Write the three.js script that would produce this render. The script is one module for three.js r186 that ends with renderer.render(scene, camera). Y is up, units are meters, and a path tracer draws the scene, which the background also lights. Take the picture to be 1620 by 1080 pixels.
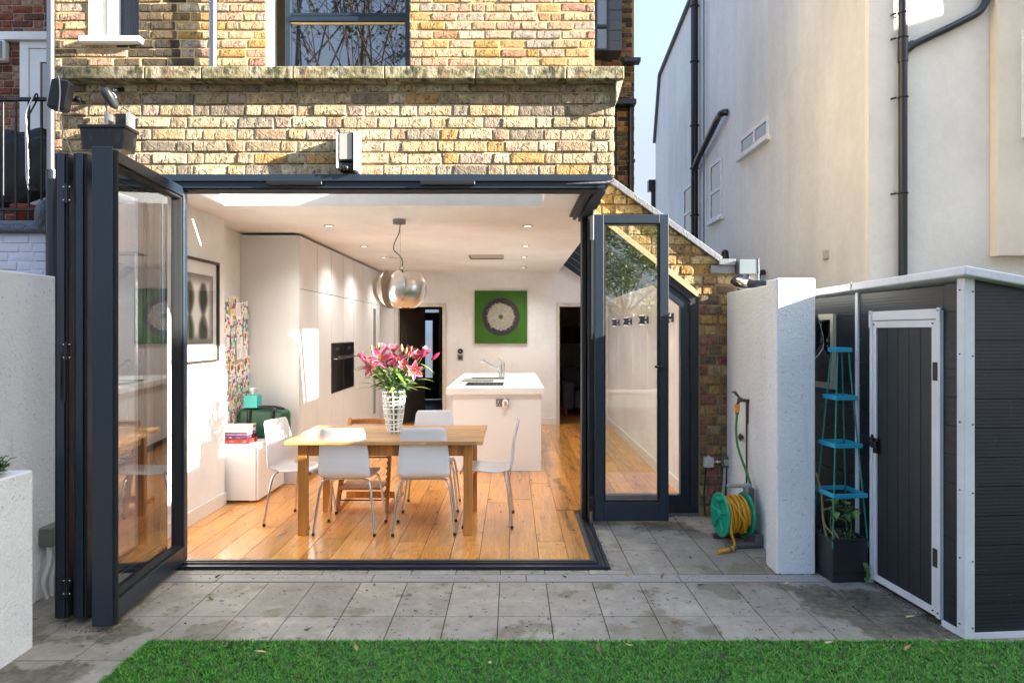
import * as THREE from 'three';
import { RoundedBoxGeometry } from 'three/addons/geometries/RoundedBoxGeometry.js';
import { mergeGeometries } from 'three/addons/utils/BufferGeometryUtils.js';

// ---------- camera, sky, sun, exposure ----------
const scene = new THREE.Scene();
const camera = new THREE.PerspectiveCamera(53.13, 1.5, 0.05, 400);
camera.position.set(0, 1.55, 0);
camera.lookAt(0, 1.55, -10);
camera.setViewOffset(1620, 1080, 0, 14, 1620, 1080);       // a lens shifted a little downwards
const renderer = new THREE.WebGLRenderer({ antialias: true });
renderer.setSize(1024, 682);
renderer.toneMapping = THREE.LinearToneMapping;
renderer.toneMappingExposure = 7.2;
renderer.shadowMap.enabled = true;
const SUN = new THREE.Vector3(1, 0.335, 0.26).normalize();
{
  const w = 512, h = 256, data = new Float32Array(w * h * 4), v = new THREE.Vector3();
  const mix = (a, b, t) => a + (b - a) * t;
  for (let j = 0; j < h; j++) for (let i = 0; i < w; i++) {
    const el = ((j + 0.5) / h - 0.5) * Math.PI, az = ((i + 0.5) / w - 0.5) * 2 * Math.PI;
    v.set(Math.cos(el) * Math.cos(az), Math.sin(el), Math.cos(el) * Math.sin(az));
    const c = v.dot(SUN), lift = Math.min(1, Math.max(0, (el - 0.25) / 0.6)), blue = (1 - c * c) * lift * (2 - lift);   // deepest blue stands at right angles to the sun
    const g = Math.pow(Math.max(0, c), 4) * 0.44;              // the paler air round the sun
    const o = (j * w + i) * 4;
    data[o] = mix(mix(0.104, 0.175, lift), 0.086, blue) + g; data[o + 1] = mix(mix(0.118, 0.185, lift), 0.146, blue) + g * 0.95; data[o + 2] = mix(mix(0.138, 0.198, lift), 0.268, blue) + g * 0.86; data[o + 3] = 1;
    if (el < 0) { data[o] *= 0.6; data[o + 1] *= 0.6; data[o + 2] *= 0.6; }
  }
  const sky = new THREE.DataTexture(data, w, h, THREE.RGBAFormat, THREE.FloatType);
  sky.mapping = THREE.EquirectangularReflectionMapping; sky.magFilter = sky.minFilter = THREE.LinearFilter; sky.needsUpdate = true;
  scene.background = sky; scene.environment = sky;
}
const sun = new THREE.DirectionalLight(new THREE.Color(1, 0.945, 0.84), 4.15);
sun.position.copy(SUN).multiplyScalar(40); sun.target.position.set(0, 1.5, -6);
sun.position.add(sun.target.position);
sun.castShadow = true; sun.shadow.mapSize.set(4096, 4096);
Object.assign(sun.shadow.camera, { left: -16, right: 16, top: 12, bottom: -8, near: 1, far: 90 });
scene.add(sun, sun.target);

// ---------- helpers ----------
let seedState = 7;
const rnd = () => { seedState = (seedState + 0x6d2b79f5) | 0; let t = Math.imul(seedState ^ (seedState >>> 15), 1 | seedState); t = (t + Math.imul(t ^ (t >>> 7), 61 | t)) ^ t; return ((t ^ (t >>> 14)) >>> 0) / 4294967296; };
const rr = (a, b) => a + (b - a) * rnd();
const pick = (a) => a[Math.floor(rnd() * a.length)];
const lerp = (a, b, t) => a + (b - a) * t, clamp = (x, a = 0, b = 1) => Math.min(b, Math.max(a, x));
const smooth = (a, b, x) => { const t = clamp((x - a) / (b - a)); return t * t * (3 - 2 * t); };
const hash = (x, y, s) => { let h = Math.imul(x, 374761393) + Math.imul(y, 668265263) + Math.imul(s, 1442695041); h = Math.imul(h ^ (h >>> 13), 1274126177); return ((h ^ (h >>> 16)) >>> 0) / 4294967296; };
function vnoise(x, y, p, q, s) {                           // value noise that repeats after p x q cells
  const xi = Math.floor(x), yi = Math.floor(y), a = x - xi, b = y - yi, u = a * a * (3 - 2 * a), w = b * b * (3 - 2 * b);
  const X0 = ((xi % p) + p) % p, X1 = (X0 + 1) % p, Y0 = ((yi % q) + q) % q, Y1 = (Y0 + 1) % q;
  return lerp(lerp(hash(X0, Y0, s), hash(X1, Y0, s), u), lerp(hash(X0, Y1, s), hash(X1, Y1, s), u), w);
}
function fbm(u, v, px, py, oct, s) { let a = 0, w = 0.5, t = 0; for (let o = 0; o < oct; o++) { a += w * vnoise(u * px, v * py, px, py, s + o * 17); t += w; w *= 0.5; px *= 2; py *= 2; } return a / t; }
function tex(w, h, fn, srgb = true) {
  const d = new Uint8Array(w * h * 4);
  for (let j = 0; j < h; j++) for (let i = 0; i < w; i++) {
    const c = fn((i + 0.5) / w, (j + 0.5) / h), o = (j * w + i) * 4;
    if (typeof c === 'number') d[o] = d[o + 1] = d[o + 2] = clamp(c) * 255; else { d[o] = clamp(c[0]) * 255; d[o + 1] = clamp(c[1]) * 255; d[o + 2] = clamp(c[2]) * 255; }
    d[o + 3] = 255;
  }
  const t = new THREE.DataTexture(d, w, h, THREE.RGBAFormat);
  t.wrapS = t.wrapT = THREE.RepeatWrapping; t.magFilter = THREE.LinearFilter; t.minFilter = THREE.LinearMipmapLinearFilter; t.generateMipmaps = true;
  if (srgb) t.colorSpace = THREE.SRGBColorSpace; t.needsUpdate = true; return t;
}
function canvasTex(w, h, draw) {
  const c = document.createElement('canvas'); c.width = w; c.height = h; draw(c.getContext('2d'), w, h);
  const t = new THREE.CanvasTexture(c); t.colorSpace = THREE.SRGBColorSpace; t.magFilter = THREE.LinearFilter; return t;
}
const rep = (t, x, y = x) => { const c = t.clone(); c.repeat.set(x, y); c.needsUpdate = true; return c; };
const col = (c) => Array.isArray(c) ? new THREE.Color().setRGB(...c) : new THREE.Color(c);
const std = (c, roughness = 0.6, o = {}) => new THREE.MeshStandardMaterial({ color: col(c), roughness, ...o });
const phy = (c, roughness = 0.6, o = {}) => new THREE.MeshPhysicalMaterial({ color: col(c), roughness, ...o });

// uv in metres, laid on each face along the axes it faces
function uvm(g, ox = 0, oy = 0) {
  if (g.index) { const n = g.toNonIndexed(); g.dispose(); g = n; }
  const p = g.attributes.position, uv = new Float32Array(p.count * 2), a = new THREE.Vector3(), b = new THREE.Vector3(), c = new THREE.Vector3(), e = new THREE.Vector3();
  for (let i = 0; i < p.count; i += 3) {
    a.fromBufferAttribute(p, i); b.fromBufferAttribute(p, i + 1); c.fromBufferAttribute(p, i + 2);
    e.subVectors(b, a).cross(c.clone().sub(a)); const x = Math.abs(e.x), y = Math.abs(e.y), z = Math.abs(e.z);
    for (const [k, q] of [[0, a], [1, b], [2, c]]) {
      const o = (i + k) * 2;
      if (x >= y && x >= z) { uv[o] = q.z; uv[o + 1] = q.y; } else if (y >= z) { uv[o] = q.x; uv[o + 1] = q.z; } else { uv[o] = q.x; uv[o + 1] = q.y; }
      uv[o] += ox; uv[o + 1] += oy;
    }
  }
  g.setAttribute('uv', new THREE.BufferAttribute(uv, 2)); return g;
}
// a box by its extents; d counts metres away from the camera's plane (z = -d)
function bx(x0, x1, y0, y1, d0, d1, r = 0) {
  const w = Math.abs(x1 - x0), h = Math.abs(y1 - y0), l = Math.abs(d1 - d0);
  const g = r ? new RoundedBoxGeometry(w, h, l, 2, Math.min(r, w / 2.01, h / 2.01, l / 2.01)) : new THREE.BoxGeometry(w, h, l);
  g.translate((x0 + x1) / 2, (y0 + y1) / 2, -(d0 + d1) / 2); return uvm(g);
}
const V = (x, y, z) => new THREE.Vector3(x, y, z);
const tube = (pts, r, seg = 16, rad = 8) => uvm(new THREE.TubeGeometry(new THREE.CatmullRomCurve3(pts.map((p) => p.isVector3 ? p : V(...p)), false, 'centripetal'), seg, r, rad, false));
function rod(a, b, r0, r1 = r0, seg = 12) {
  a = a.isVector3 ? a : V(...a); b = b.isVector3 ? b : V(...b);
  const g = new THREE.CylinderGeometry(r1, r0, a.distanceTo(b), seg);
  g.applyQuaternion(new THREE.Quaternion().setFromUnitVectors(V(0, 1, 0), b.clone().sub(a).normalize())); g.translate((a.x + b.x) / 2, (a.y + b.y) / 2, (a.z + b.z) / 2); return uvm(g);
}
// a bar of square section between two points
function bar(a, b, w, h, up = V(0, 1, 0)) {
  a = a.isVector3 ? a : V(...a); b = b.isVector3 ? b : V(...b);
  const g = new RoundedBoxGeometry(w, h, a.distanceTo(b), 1, Math.min(w, h) * 0.12), m = new THREE.Matrix4().lookAt(a, b, up);
  uvm(g); g.applyMatrix4(m); g.translate((a.x + b.x) / 2, (a.y + b.y) / 2, (a.z + b.z) / 2); return g.index ? g.toNonIndexed() : g;
}
// a polygon given as [x, y] pairs, extruded from distance d0 to d1
function poly(pts, d0, d1, bevel = 0, holes = []) {
  const mk = (q, C) => { const s = new C(); q.forEach(([x, y], i) => i ? s.lineTo(x, y) : s.moveTo(x, y)); s.closePath(); return s; };
  const s = mk(pts, THREE.Shape); for (const hq of holes) s.holes.push(mk(hq, THREE.Path));
  const g = new THREE.ExtrudeGeometry(s, { depth: d1 - d0, bevelEnabled: bevel > 0, bevelSize: bevel, bevelThickness: bevel, bevelSegments: 2, bevelOffset: -bevel, curveSegments: 12 });
  g.translate(0, 0, -d1); return uvm(g);
}
const merge = (list) => { const l = (Array.isArray(list) ? list : [list]).map((g) => { let n = g.index ? g.toNonIndexed() : g; if (!n.attributes.uv) n = uvm(n); for (const k of Object.keys(n.attributes)) if (!['position', 'normal', 'uv', 'color'].includes(k)) n.deleteAttribute(k); return n; }); return l.length === 1 ? l[0] : mergeGeometries(l); };
function rootOf(o) { let r = o; while (r.parent && r.parent !== scene) r = r.parent; return r; }
const taken = {};
function numbered(n) { const k = taken[n] = (taken[n] ?? -1) + 1; return k ? n + '_' + String(k).padStart(3, '0') : n; }
function tag(o, label, category, group, kind) { o.userData.label = label; if (category) o.userData.category = category; if (group) o.userData.group = group; if (kind) o.userData.kind = kind; return o; }
function thing(name, label, category, [x, y, z] = [0, 0, 0], turn = 0, group, kind) {
  const o = new THREE.Group(); o.name = numbered(name); o.position.set(x, y, z); o.rotation.y = turn; scene.add(o); return tag(o, label, category, group, kind);
}
// part in the thing's own coordinates
function part(name, geo, mat, parent) { const m = new THREE.Mesh(merge(geo), mat); m.name = name; m.castShadow = m.receiveShadow = true; parent.add(m); return m; }
// part given in world coordinates, under an unturned thing
function wpart(name, geo, mat, parent) { const g = merge(geo), p = rootOf(parent).position; g.translate(-p.x, -p.y, -p.z); return part(name, g, mat, parent); }
// one-mesh thing in world coordinates
function solo(name, geo, mat, label, category, group, kind) { const m = new THREE.Mesh(merge(geo), mat); m.name = numbered(name); m.castShadow = m.receiveShadow = true; scene.add(m); return tag(m, label, category, group, kind); }
function struct(name, geo, mat, label) { return solo(name, geo, mat, label, undefined, undefined, 'structure'); }
function placed(name, geo, mat, parent, x, y, z, sx = 1, sy = 1, sz = 1) {   // shares its geometry with alike pieces; world coordinates
  const m = new THREE.Mesh(geo, mat), p = rootOf(parent).position; m.name = name; m.castShadow = m.receiveShadow = true; m.position.set(x - p.x, y - p.y, z - p.z); m.scale.set(sx, sy, sz); parent.add(m); return m;
}
function copyOf(o, label, [x, y, z], turn) { const c = o.clone(); c.name = numbered(o.userData.base || o.name.replace(/_\d{3}$/, '')); c.userData = { ...o.userData, label }; c.position.set(x, y, z); c.rotation.set(0, turn, 0); scene.add(c); return c; }

// ---------- materials ----------
const T = {};
T.stipple = tex(512, 512, (u, v) => 0.55 * fbm(u, v, 40, 40, 3, 3) + 0.3 * fbm(u, v, 110, 110, 2, 5) + 0.15 * fbm(u, v, 6, 6, 2, 8), false);
T.fine = tex(256, 256, (u, v) => fbm(u, v, 48, 48, 3, 11), false);
T.mottle = tex(512, 512, (u, v) => { const n = fbm(u, v, 5, 5, 5, 21), m = fbm(u, v, 60, 60, 2, 29); const k = 0.90 + 0.12 * n + 0.03 * m; return [k, k * 0.998, k * 0.992]; });
// face of an old stock brick: pits, lime bloom and soot of its own
const brickFace = (s) => tex(256, 128, (u, v) => {
  const n = fbm(u, v, 6, 4, 5, s), f = fbm(u, v, 34, 18, 3, s + 40), pit = smooth(0.66, 0.8, fbm(u, v, 22, 11, 3, s + 80)), lime = smooth(0.55, 0.8, fbm(u, v, 7, 4, 4, s + 120));
  let k = 0.62 + 0.5 * n + 0.28 * (f - 0.5); k *= 1 - 0.5 * pit;
  return [lerp(k, 0.93, lime * 0.5), lerp(k * 0.985, 0.91, lime * 0.5), lerp(k * 0.95, 0.86, lime * 0.5)];
});
T.brick = [brickFace(101), brickFace(202), brickFace(303), brickFace(404)];
T.brickBump = tex(256, 128, (u, v) => { const pit = smooth(0.6, 0.78, fbm(u, v, 22, 11, 3, 181)); return 0.55 + 0.5 * (fbm(u, v, 9, 6, 4, 55) - 0.5) + 0.25 * (fbm(u, v, 44, 22, 2, 60) - 0.5) - 0.45 * pit; }, false);
const brickMats = (tones) => tones.map((c, i) => std(c, 0.93, { map: T.brick[i % 4], bumpMap: T.brickBump, bumpScale: 0.009 }));
const M = {};
M.stock = brickMats(['#c4ac84', '#bda581', '#c8b596', '#b9935e', '#c6b69a', '#b0967c', '#b8a092', '#9d9080', '#cabda2', '#ac997e', '#b9a78c', '#b59d84', '#c1ad8e', '#8f8272']);
M.stockUp = brickMats(['#c6b08a', '#bf9c68', '#c4a88f', '#b4917a', '#b08565', '#c8bca4', '#b69458', '#a87a6a', '#c1ab8c', '#b39c7c', '#bd9c86', '#a2968a', '#ae8c7a', '#bea890']);
M.sootShade = brickMats(['#54493c', '#6b5b47', '#3f3830', '#7d6a4c', '#5f5344', '#4a4238']);  // soot stained bricks, their dark tones also standing in for shade
M.red = brickMats(['#8a4a3a', '#94503c', '#7a4238', '#9a6a58', '#8c7262', '#a07060', '#6e4438', '#aa8a7a']);
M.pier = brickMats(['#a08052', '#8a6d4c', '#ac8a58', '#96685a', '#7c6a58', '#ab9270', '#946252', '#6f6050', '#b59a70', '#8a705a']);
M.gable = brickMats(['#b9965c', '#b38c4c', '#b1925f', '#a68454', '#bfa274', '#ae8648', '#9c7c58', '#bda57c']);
M.painted = std('#c4c6d2', 0.8, { bumpMap: T.brickBump, bumpScale: 0.004 });
M.mortar = std('#b5a98f', 0.95, { map: rep(T.mottle, 1.7), bumpMap: rep(T.stipple, 3), bumpScale: 0.012 });
M.mortarUp = std('#c0a878', 0.95, { map: rep(T.mottle, 1.7), bumpMap: rep(T.stipple, 3), bumpScale: 0.004 });
M.mortarDark = std('#8f7a58', 0.95, { map: rep(T.mottle, 1.7), bumpMap: rep(T.stipple, 3), bumpScale: 0.004 });
M.mortarRed = std('#8f8474', 0.95, { map: rep(T.mottle, 1.7) });
M.white = std('#e4e6e8', 0.75, { map: rep(T.mottle, 0.5) });
// painted render: specks, small chips and faint runs of dirt
T.paint = tex(1024, 1024, (u, v) => { const n = fbm(u, v, 6, 6, 4, 401), sp = smooth(0.80, 0.86, fbm(u, v, 130, 130, 2, 409)), ch = smooth(0.83, 0.85, fbm(u, v, 24, 24, 4, 417)), run = smooth(0.62, 0.9, fbm(u, v, 70, 4, 3, 431)) * smooth(0.45, 0.7, fbm(u, v, 3, 3, 3, 437)); let k = 0.95 + 0.07 * (n - 0.5) - 0.04 * run; k = lerp(k, 0.55, sp * 0.35); k = lerp(k, 0.68, ch * 0.5); return [k, k * 0.997, k * 0.985]; });
M.render = std('#ecedee', 0.85, { map: rep(T.paint, 0.55), bumpMap: rep(T.stipple, 1.4), bumpScale: 0.006 });
M.wall = std('#f3f4f5', 0.8, { map: rep(T.mottle, 0.35), bumpMap: rep(T.fine, 2), bumpScale: 0.0004 });
M.ceiling = std('#f4f5f6', 0.85, { map: rep(T.mottle, 0.3) });
M.skirt = std('#e8e6e1', 0.4);
M.frame = std([0.013, 0.023, 0.037], 0.36);
M.frameFlat = std([0.014, 0.018, 0.023], 0.5);
M.black = std([0.006, 0.006, 0.007], 0.45);
M.rubber = std([0.01, 0.01, 0.011], 0.8);
M.blackPipe = std([0.008, 0.009, 0.012], 0.28);
M.bluePipe = std([0.014, 0.019, 0.027], 0.3);
M.glass = phy('#ffffff', 0.0, { transmission: 1, thickness: 0, ior: 1.62 });
M.leafGlass = phy('#ffffff', 0.0, { transmission: 1, thickness: 0, ior: 3 });
M.darkPane = phy([0.008, 0.01, 0.014], 0.015, { ior: 3 });
M.dullPane = phy([0.02, 0.03, 0.05], 0.2, { ior: 1.6 });
M.palePane = phy([0.05, 0.06, 0.07], 0.02, { ior: 2.33 });
M.chrome = std([0.62, 0.62, 0.63], 0.14, { metalness: 1 });
M.steel = std([0.27, 0.27, 0.28], 0.3, { metalness: 1 });
M.lead = std([0.21, 0.215, 0.23], 0.48, { metalness: 0.55, bumpMap: rep(T.fine, 2), bumpScale: 0.003 });
M.plywhite = phy('#e9e9ea', 0.28, { clearcoat: 0.4, clearcoatRoughness: 0.15 });
M.lacquer = std('#e4e4e3', 0.4);
M.lacquerWhite = std('#f3f4f4', 0.36);

// ---------- brick laying ----------
function brickGeo(w, h, dep, seed) {
  seedState = seed;
  const us = [0, 0.035 * 0.2 / w, 1 - 0.035 * 0.2 / w, 1], vs = [0, 0.09, 0.91, 1], pos = [], uv = [], idx = [], ou = rnd() * 0.4, ov = rnd() * 0.5, su = w / 0.24 * 0.95;
  for (let j = 0; j < 4; j++) for (let i = 0; i < 4; i++) {
    const edge = (i === 0 || i === 3 ? 1 : 0) + (j === 0 || j === 3 ? 1 : 0);
    pos.push((us[i] - 0.5) * w * (edge === 2 ? rr(0.955, 0.985) : 1) + rr(-0.003, 0.003), (vs[j] - 0.5) * h * (edge === 2 ? rr(0.76, 0.95) : 1) + rr(-0.002, 0.002), edge === 0 ? rr(-0.004, 0.002) : edge === 1 ? rr(-0.008, -0.003) : rr(-0.012, -0.006));
    uv.push(ou + us[i] * su, ov + vs[j] * 0.5);
  }
  for (let j = 0; j < 3; j++) for (let i = 0; i < 3; i++) { const a = j * 4 + i; idx.push(a, a + 1, a + 5, a, a + 5, a + 4); }
  const ring = [0, 1, 2, 3, 7, 11, 15, 14, 13, 12, 8, 4], n0 = 16;
  ring.forEach((k) => { pos.push(pos[k * 3], pos[k * 3 + 1], -dep); uv.push(uv[k * 2], uv[k * 2 + 1]); });
  ring.forEach((k, i) => { const j = (i + 1) % ring.length, k2 = ring[j]; idx.push(k2, k, n0 + i, k2, n0 + i, n0 + j); });
  const g = new THREE.BufferGeometry(); g.setAttribute('position', new THREE.Float32BufferAttribute(pos, 3)); g.setAttribute('uv', new THREE.Float32BufferAttribute(uv, 2)); g.setIndex(idx); g.computeVertexNormals(); return g;
}
const BR = { s: [], h: [] };
for (let k = 0; k < 7; k++) { BR.s.push(brickGeo(0.222, 0.068, 0.05, 500 + k * 31)); BR.h.push(brickGeo(0.106, 0.068, 0.05, 900 + k * 37)); }
// rows of bricks between y0 and y1 whose ends are given per row by span(y) -> list of [xa, xb]
function layBricks(parent, { y0, y1, d, course, bond = 'flemish', mats, span, tone, proud = 0.004, seed = 1, joint = 0.011 }) {
  seedState = seed; let row = 0;
  for (let y = y0; y < y1 - course * 0.4; y += course, row++) for (const [xa, xb] of span(y + course / 2)) {
    let x = xa - (bond === 'flemish' ? (row % 2 ? 0.06 : 0.175) : (row % 2) * 0.11 + 0.02) + rr(-0.02, 0.02), k = 0;
    while (x < xb - 0.02) {
      const head = bond === 'flemish' ? k % 2 === 1 : rnd() < 0.14, w = (head ? 0.117 : 0.235) * rr(0.95, 1.05), l = Math.max(x, xa), r = Math.min(x + w, xb), bw = r - l - joint;
      if (bw > 0.03) {
        const set = bw > 0.15 ? BR.s : BR.h, base = bw > 0.15 ? 0.222 : 0.106, cx = (l + r) / 2, cy = y + course / 2;
        placed('brick', pick(set), tone ? tone(cx, cy) : pick(mats), parent, cx, cy + rr(-0.002, 0.002), -d + rr(-proud, proud), bw / base, (course - joint) / 0.068, 1).rotation.z = rr(-0.006, 0.006);
      }
      x += w; k++;
    }
  }
}

// ---------- ground, patio, lawn bed ----------
M.soil = std('#6b6154', 0.95, { map: rep(T.mottle, 0.6) });
struct('ground', uvm(new THREE.PlaneGeometry(260, 260).rotateX(-Math.PI / 2).translate(0, -0.09, -20)), M.soil, 'bare grey ground beneath the garden and houses');
// one map of grime over the whole patio, in place: dark patches by the shed, the door and the folded stack
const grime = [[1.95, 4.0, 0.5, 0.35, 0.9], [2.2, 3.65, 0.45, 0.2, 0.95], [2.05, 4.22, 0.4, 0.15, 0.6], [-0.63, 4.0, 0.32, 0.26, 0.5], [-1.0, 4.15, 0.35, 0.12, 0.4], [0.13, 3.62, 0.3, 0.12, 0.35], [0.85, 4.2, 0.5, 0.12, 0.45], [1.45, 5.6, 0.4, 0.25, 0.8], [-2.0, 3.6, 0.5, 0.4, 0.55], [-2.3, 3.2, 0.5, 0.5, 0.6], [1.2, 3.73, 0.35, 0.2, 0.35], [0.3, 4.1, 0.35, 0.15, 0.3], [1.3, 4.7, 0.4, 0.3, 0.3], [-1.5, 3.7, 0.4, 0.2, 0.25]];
T.patio = tex(1536, 896, (u, v) => {
  const x = u * 6.2 - 3, d = v * 3.6 + 2.4, n = fbm(u, v, 14, 8, 5, 1001), f = fbm(u, v, 260, 150, 2, 1009), m = fbm(u, v, 60, 36, 3, 1015), sp = smooth(0.80, 0.86, fbm(u, v, 190, 110, 2, 1051));
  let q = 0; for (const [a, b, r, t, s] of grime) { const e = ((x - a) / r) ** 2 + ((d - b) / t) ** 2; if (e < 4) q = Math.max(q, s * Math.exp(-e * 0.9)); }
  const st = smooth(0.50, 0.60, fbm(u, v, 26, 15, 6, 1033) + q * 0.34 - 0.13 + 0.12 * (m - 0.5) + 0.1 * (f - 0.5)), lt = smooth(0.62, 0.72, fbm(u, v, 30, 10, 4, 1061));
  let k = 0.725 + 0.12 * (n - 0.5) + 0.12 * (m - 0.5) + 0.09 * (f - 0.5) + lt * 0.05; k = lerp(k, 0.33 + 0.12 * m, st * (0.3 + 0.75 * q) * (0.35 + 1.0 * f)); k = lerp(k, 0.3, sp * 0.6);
  return [k * 1.03, k * 0.99, k * (0.925 - 0.05 * st)];
});
M.tiles = ['#cbc7c0', '#c5c1ba', '#cfcbc4', '#c1bdb6', '#c8c4bd'].map((c) => std(c, 0.58, { map: T.patio, bumpMap: T.patio, bumpScale: 0.0012 }));
M.grout = std('#4c463c', 0.95);
const patio = struct('patio', bx(-4.2, 4.4, -0.085, -0.028, -3, 6.2), M.grout, 'grey porcelain tiled patio with dark joints in front of the doors');
{
  seedState = 42; const g = new THREE.BoxGeometry(1, 1, 1), W = 0.2905, D = 0.513, X0 = -0.0767 - 10 * W;
  const lay = (xa, xb, da, db) => {
    const t = new THREE.BoxGeometry(xb - xa - 0.0055, 0.018, db - da - 0.0055).toNonIndexed(), p = t.attributes.position, uv = t.attributes.uv, cx = (xa + xb) / 2, cd = (da + db) / 2;
    for (let i = 0; i < p.count; i++) uv.setXY(i, (cx + p.getX(i) + 3) / 6.2, (cd - p.getZ(i) - 2.4) / 3.6);
    const o = placed('tile', t, pick(M.tiles), patio, cx, -0.029 + rr(-0.001, 0.001), -cd); o.rotation.set(rr(-0.0012, 0.0012), rr(-0.002, 0.002), rr(-0.002, 0.002));
  };
  for (let i = -2; i < 24; i++) {
    const xa = X0 + i * W, xb = xa + W, cx = (xa + xb) / 2;
    for (let r = 0; r < 4; r++) {                                          // rows in front of the drain
      const db = 4.293 - r * D, da = db - D;
      if (r >= 2 && cx > -1.8) continue;
      if (xb < -2.9 || cx > 3.4) continue;
      lay(xa, xb, da, db);
    }
    if (cx > 0.72 && cx < 2.4) for (const [da, db] of [[4.43, 4.92], [4.92, 5.437], [5.437, 5.845]]) lay(xa, xb, da, db);
    else if (xb > -2.9 && cx < 0.72) { lay(xa, xb, 4.43, cx < -2.5 ? 4.6 : 4.515); if (cx > 0.52) for (const [da, db] of [[4.515, 4.92], [4.92, 5.437], [5.437, 5.845]]) lay(0.658, xb, da, db); }
  }
  // narrow pale drain covers between the two fields of tiles
  const dm = std('#9a968f', 0.55, { map: T.mottle });
  for (let x = -2.85; x < 2.6; x += 0.98) placed('drain_cover', g, dm, patio, x + 0.49, -0.027, -4.362, 0.974, 0.018, 0.118);
}

// ---------- kitchen floor ----------
function oakMap(s, dark) {
  const kn = []; seedState = s; for (let i = 0; i < 3; i++) kn.push([rnd(), rnd(), rr(0.012, 0.03)]);
  return tex(512, 96, (u, v) => {
    const warp = fbm(u, v, 3, 2, 3, s) * 1.4, g = fbm(u * 1, v + warp * 0.22, 6, 26, 3, s + 5), pore = fbm(u, v + warp * 0.06, 50, 60, 2, s + 15), st = smooth(0.6 - dark * 0.2, 0.82, fbm(u, v, 3, 2, 4, s + 25));
    let k = 0.86 + 0.24 * (g - 0.5) + 0.18 * (pore - 0.5); k *= 1 - st * (0.12 + 0.42 * dark);
    for (const [a, b, r] of kn) { const q = Math.hypot((u - a) * 5.3, v - b) / r; k *= 1 - 0.5 * Math.exp(-q * q * 0.25) * (q < 8 ? 1 : 0); }
    return [k * 1.06, k * 0.79, k * (0.46 - 0.02 * g)];
  });
}
M.oak = [0, 0.05, 0.1, 0.2, 0.35, 0.6].map((q, i) => phy(['#fff0d8', '#f3dcb8', '#ffe8c6', '#f0d8b4', '#eed8b8', '#decaac'][i], 0.27, { map: oakMap(3000 + i * 131, q), clearcoat: 0.6, clearcoatRoughness: 0.14 }));
M.oakGap = std('#3a2413', 0.8);
const floor = struct('kitchen_floor', [bx(-2.78, 0.562, -0.06, -0.014, 4.66, 5.9), bx(-2.78, 1.62, -0.06, -0.014, 5.9, 11.7)], M.oakGap, 'wide honey oak floorboards running from the threshold to the back wall');
{
  seedState = 77; const g = new THREE.BoxGeometry(1, 1, 1), uv = g.attributes.uv, p = g.attributes.position;
  for (let i = 0; i < p.count; i++) uv.setXY(i, p.getZ(i) + 0.5, p.getX(i) + 0.5);
  const W = 0.205;
  for (let i = 0; i < 21; i++) {
    const xa = -2.685 + i * W, xb = Math.min(xa + W, 1.62), start = xa > 0.36 ? 5.97 : 4.664; let d = start - rr(0, 1.7);
    if (xa < 0.36 && xb > 0.5) continue;
    while (d < 11.7) {
      const e = d + rr(1.5, 2.3), a = Math.max(d, start), b = Math.min(e, 11.7);
      if (b - a > 0.05) { const far = (a + b) / 2, m = rnd() < (xa > 0.2 ? 0.45 : 0.1) ? pick(M.oak.slice(4)) : pick(M.oak.slice(0, 4)); const o = placed('plank', g, m, floor, (xa + xb) / 2, -0.011 + rr(0, 0.0006), -far, xb - xa - 0.004, 0.02, b - a - 0.004); o.rotation.y = rnd() < 0.5 ? Math.PI : 0; }
      d = e;
    }
    if (xa < 0.36 && xb > 0.36) placed('plank', g, M.oak[4], floor, (xb + 0.538) / 2, -0.0108, -5.31, 0.538 - xb - 0.002, 0.02, 1.29);
  }
}

// ---------- kitchen shell ----------
struct('wall_left', [bx(-3.045, -2.6, -0.05, 2.9, 4.85, 6.17), bx(-3.045, -2.78, -0.05, 2.9, 6.17, 11.65)], M.wall, 'cream painted left kitchen wall with a shallow recess');
struct('wall_back', [bx(-2.78, -1.92, -0.05, 2.9, 11.5, 11.65), bx(-1.92, -1.17, 1.987, 2.9, 11.5, 11.65), bx(-1.17, 0.8, -0.05, 2.9, 11.5, 11.65), bx(0.8, 1.55, 1.987, 2.9, 11.5, 11.65), bx(1.55, 1.9, -0.05, 2.9, 11.5, 11.65)], M.wall, 'cream back kitchen wall with two doorways');
struct('wall_right', bx(1.62, 1.95, -0.05, 2.1, 6.1, 11.5), M.wall, 'cream side return wall under the glass roof');
// ceiling in four pieces round the rooflight
const ceil = struct('ceiling', [bx(-2.78, 0.5, 2.572, 2.87, 4.85, 4.93), bx(-2.78, -2.31, 2.572, 2.87, 4.93, 5.49), bx(0.244, 0.5, 2.572, 2.87, 4.93, 5.49), bx(-2.78, 0.5, 2.572, 2.87, 5.49, 5.95), bx(-2.78, 0.777, 2.572, 2.87, 5.95, 11.5)], M.ceiling, 'cream kitchen ceiling with a long rooflight near the doors');
{
  const k = thing('rooflight', 'long white lined rooflight in the kitchen ceiling above the table', 'rooflight', [-1.03, 2.87, -5.2]);
  wpart('upstand', [bx(-2.36, 0.294, 2.872, 3.02, 4.88, 4.93), bx(-2.36, 0.294, 2.872, 3.02, 5.49, 5.54), bx(-2.36, -2.31, 2.872, 3.02, 4.93, 5.49), bx(0.244, 0.294, 2.872, 3.02, 4.93, 5.49)], M.white, k);
  wpart('pane', bx(-2.36, 0.294, 3.022, 3.03, 4.88, 5.54), M.glass, k);
}
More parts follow.
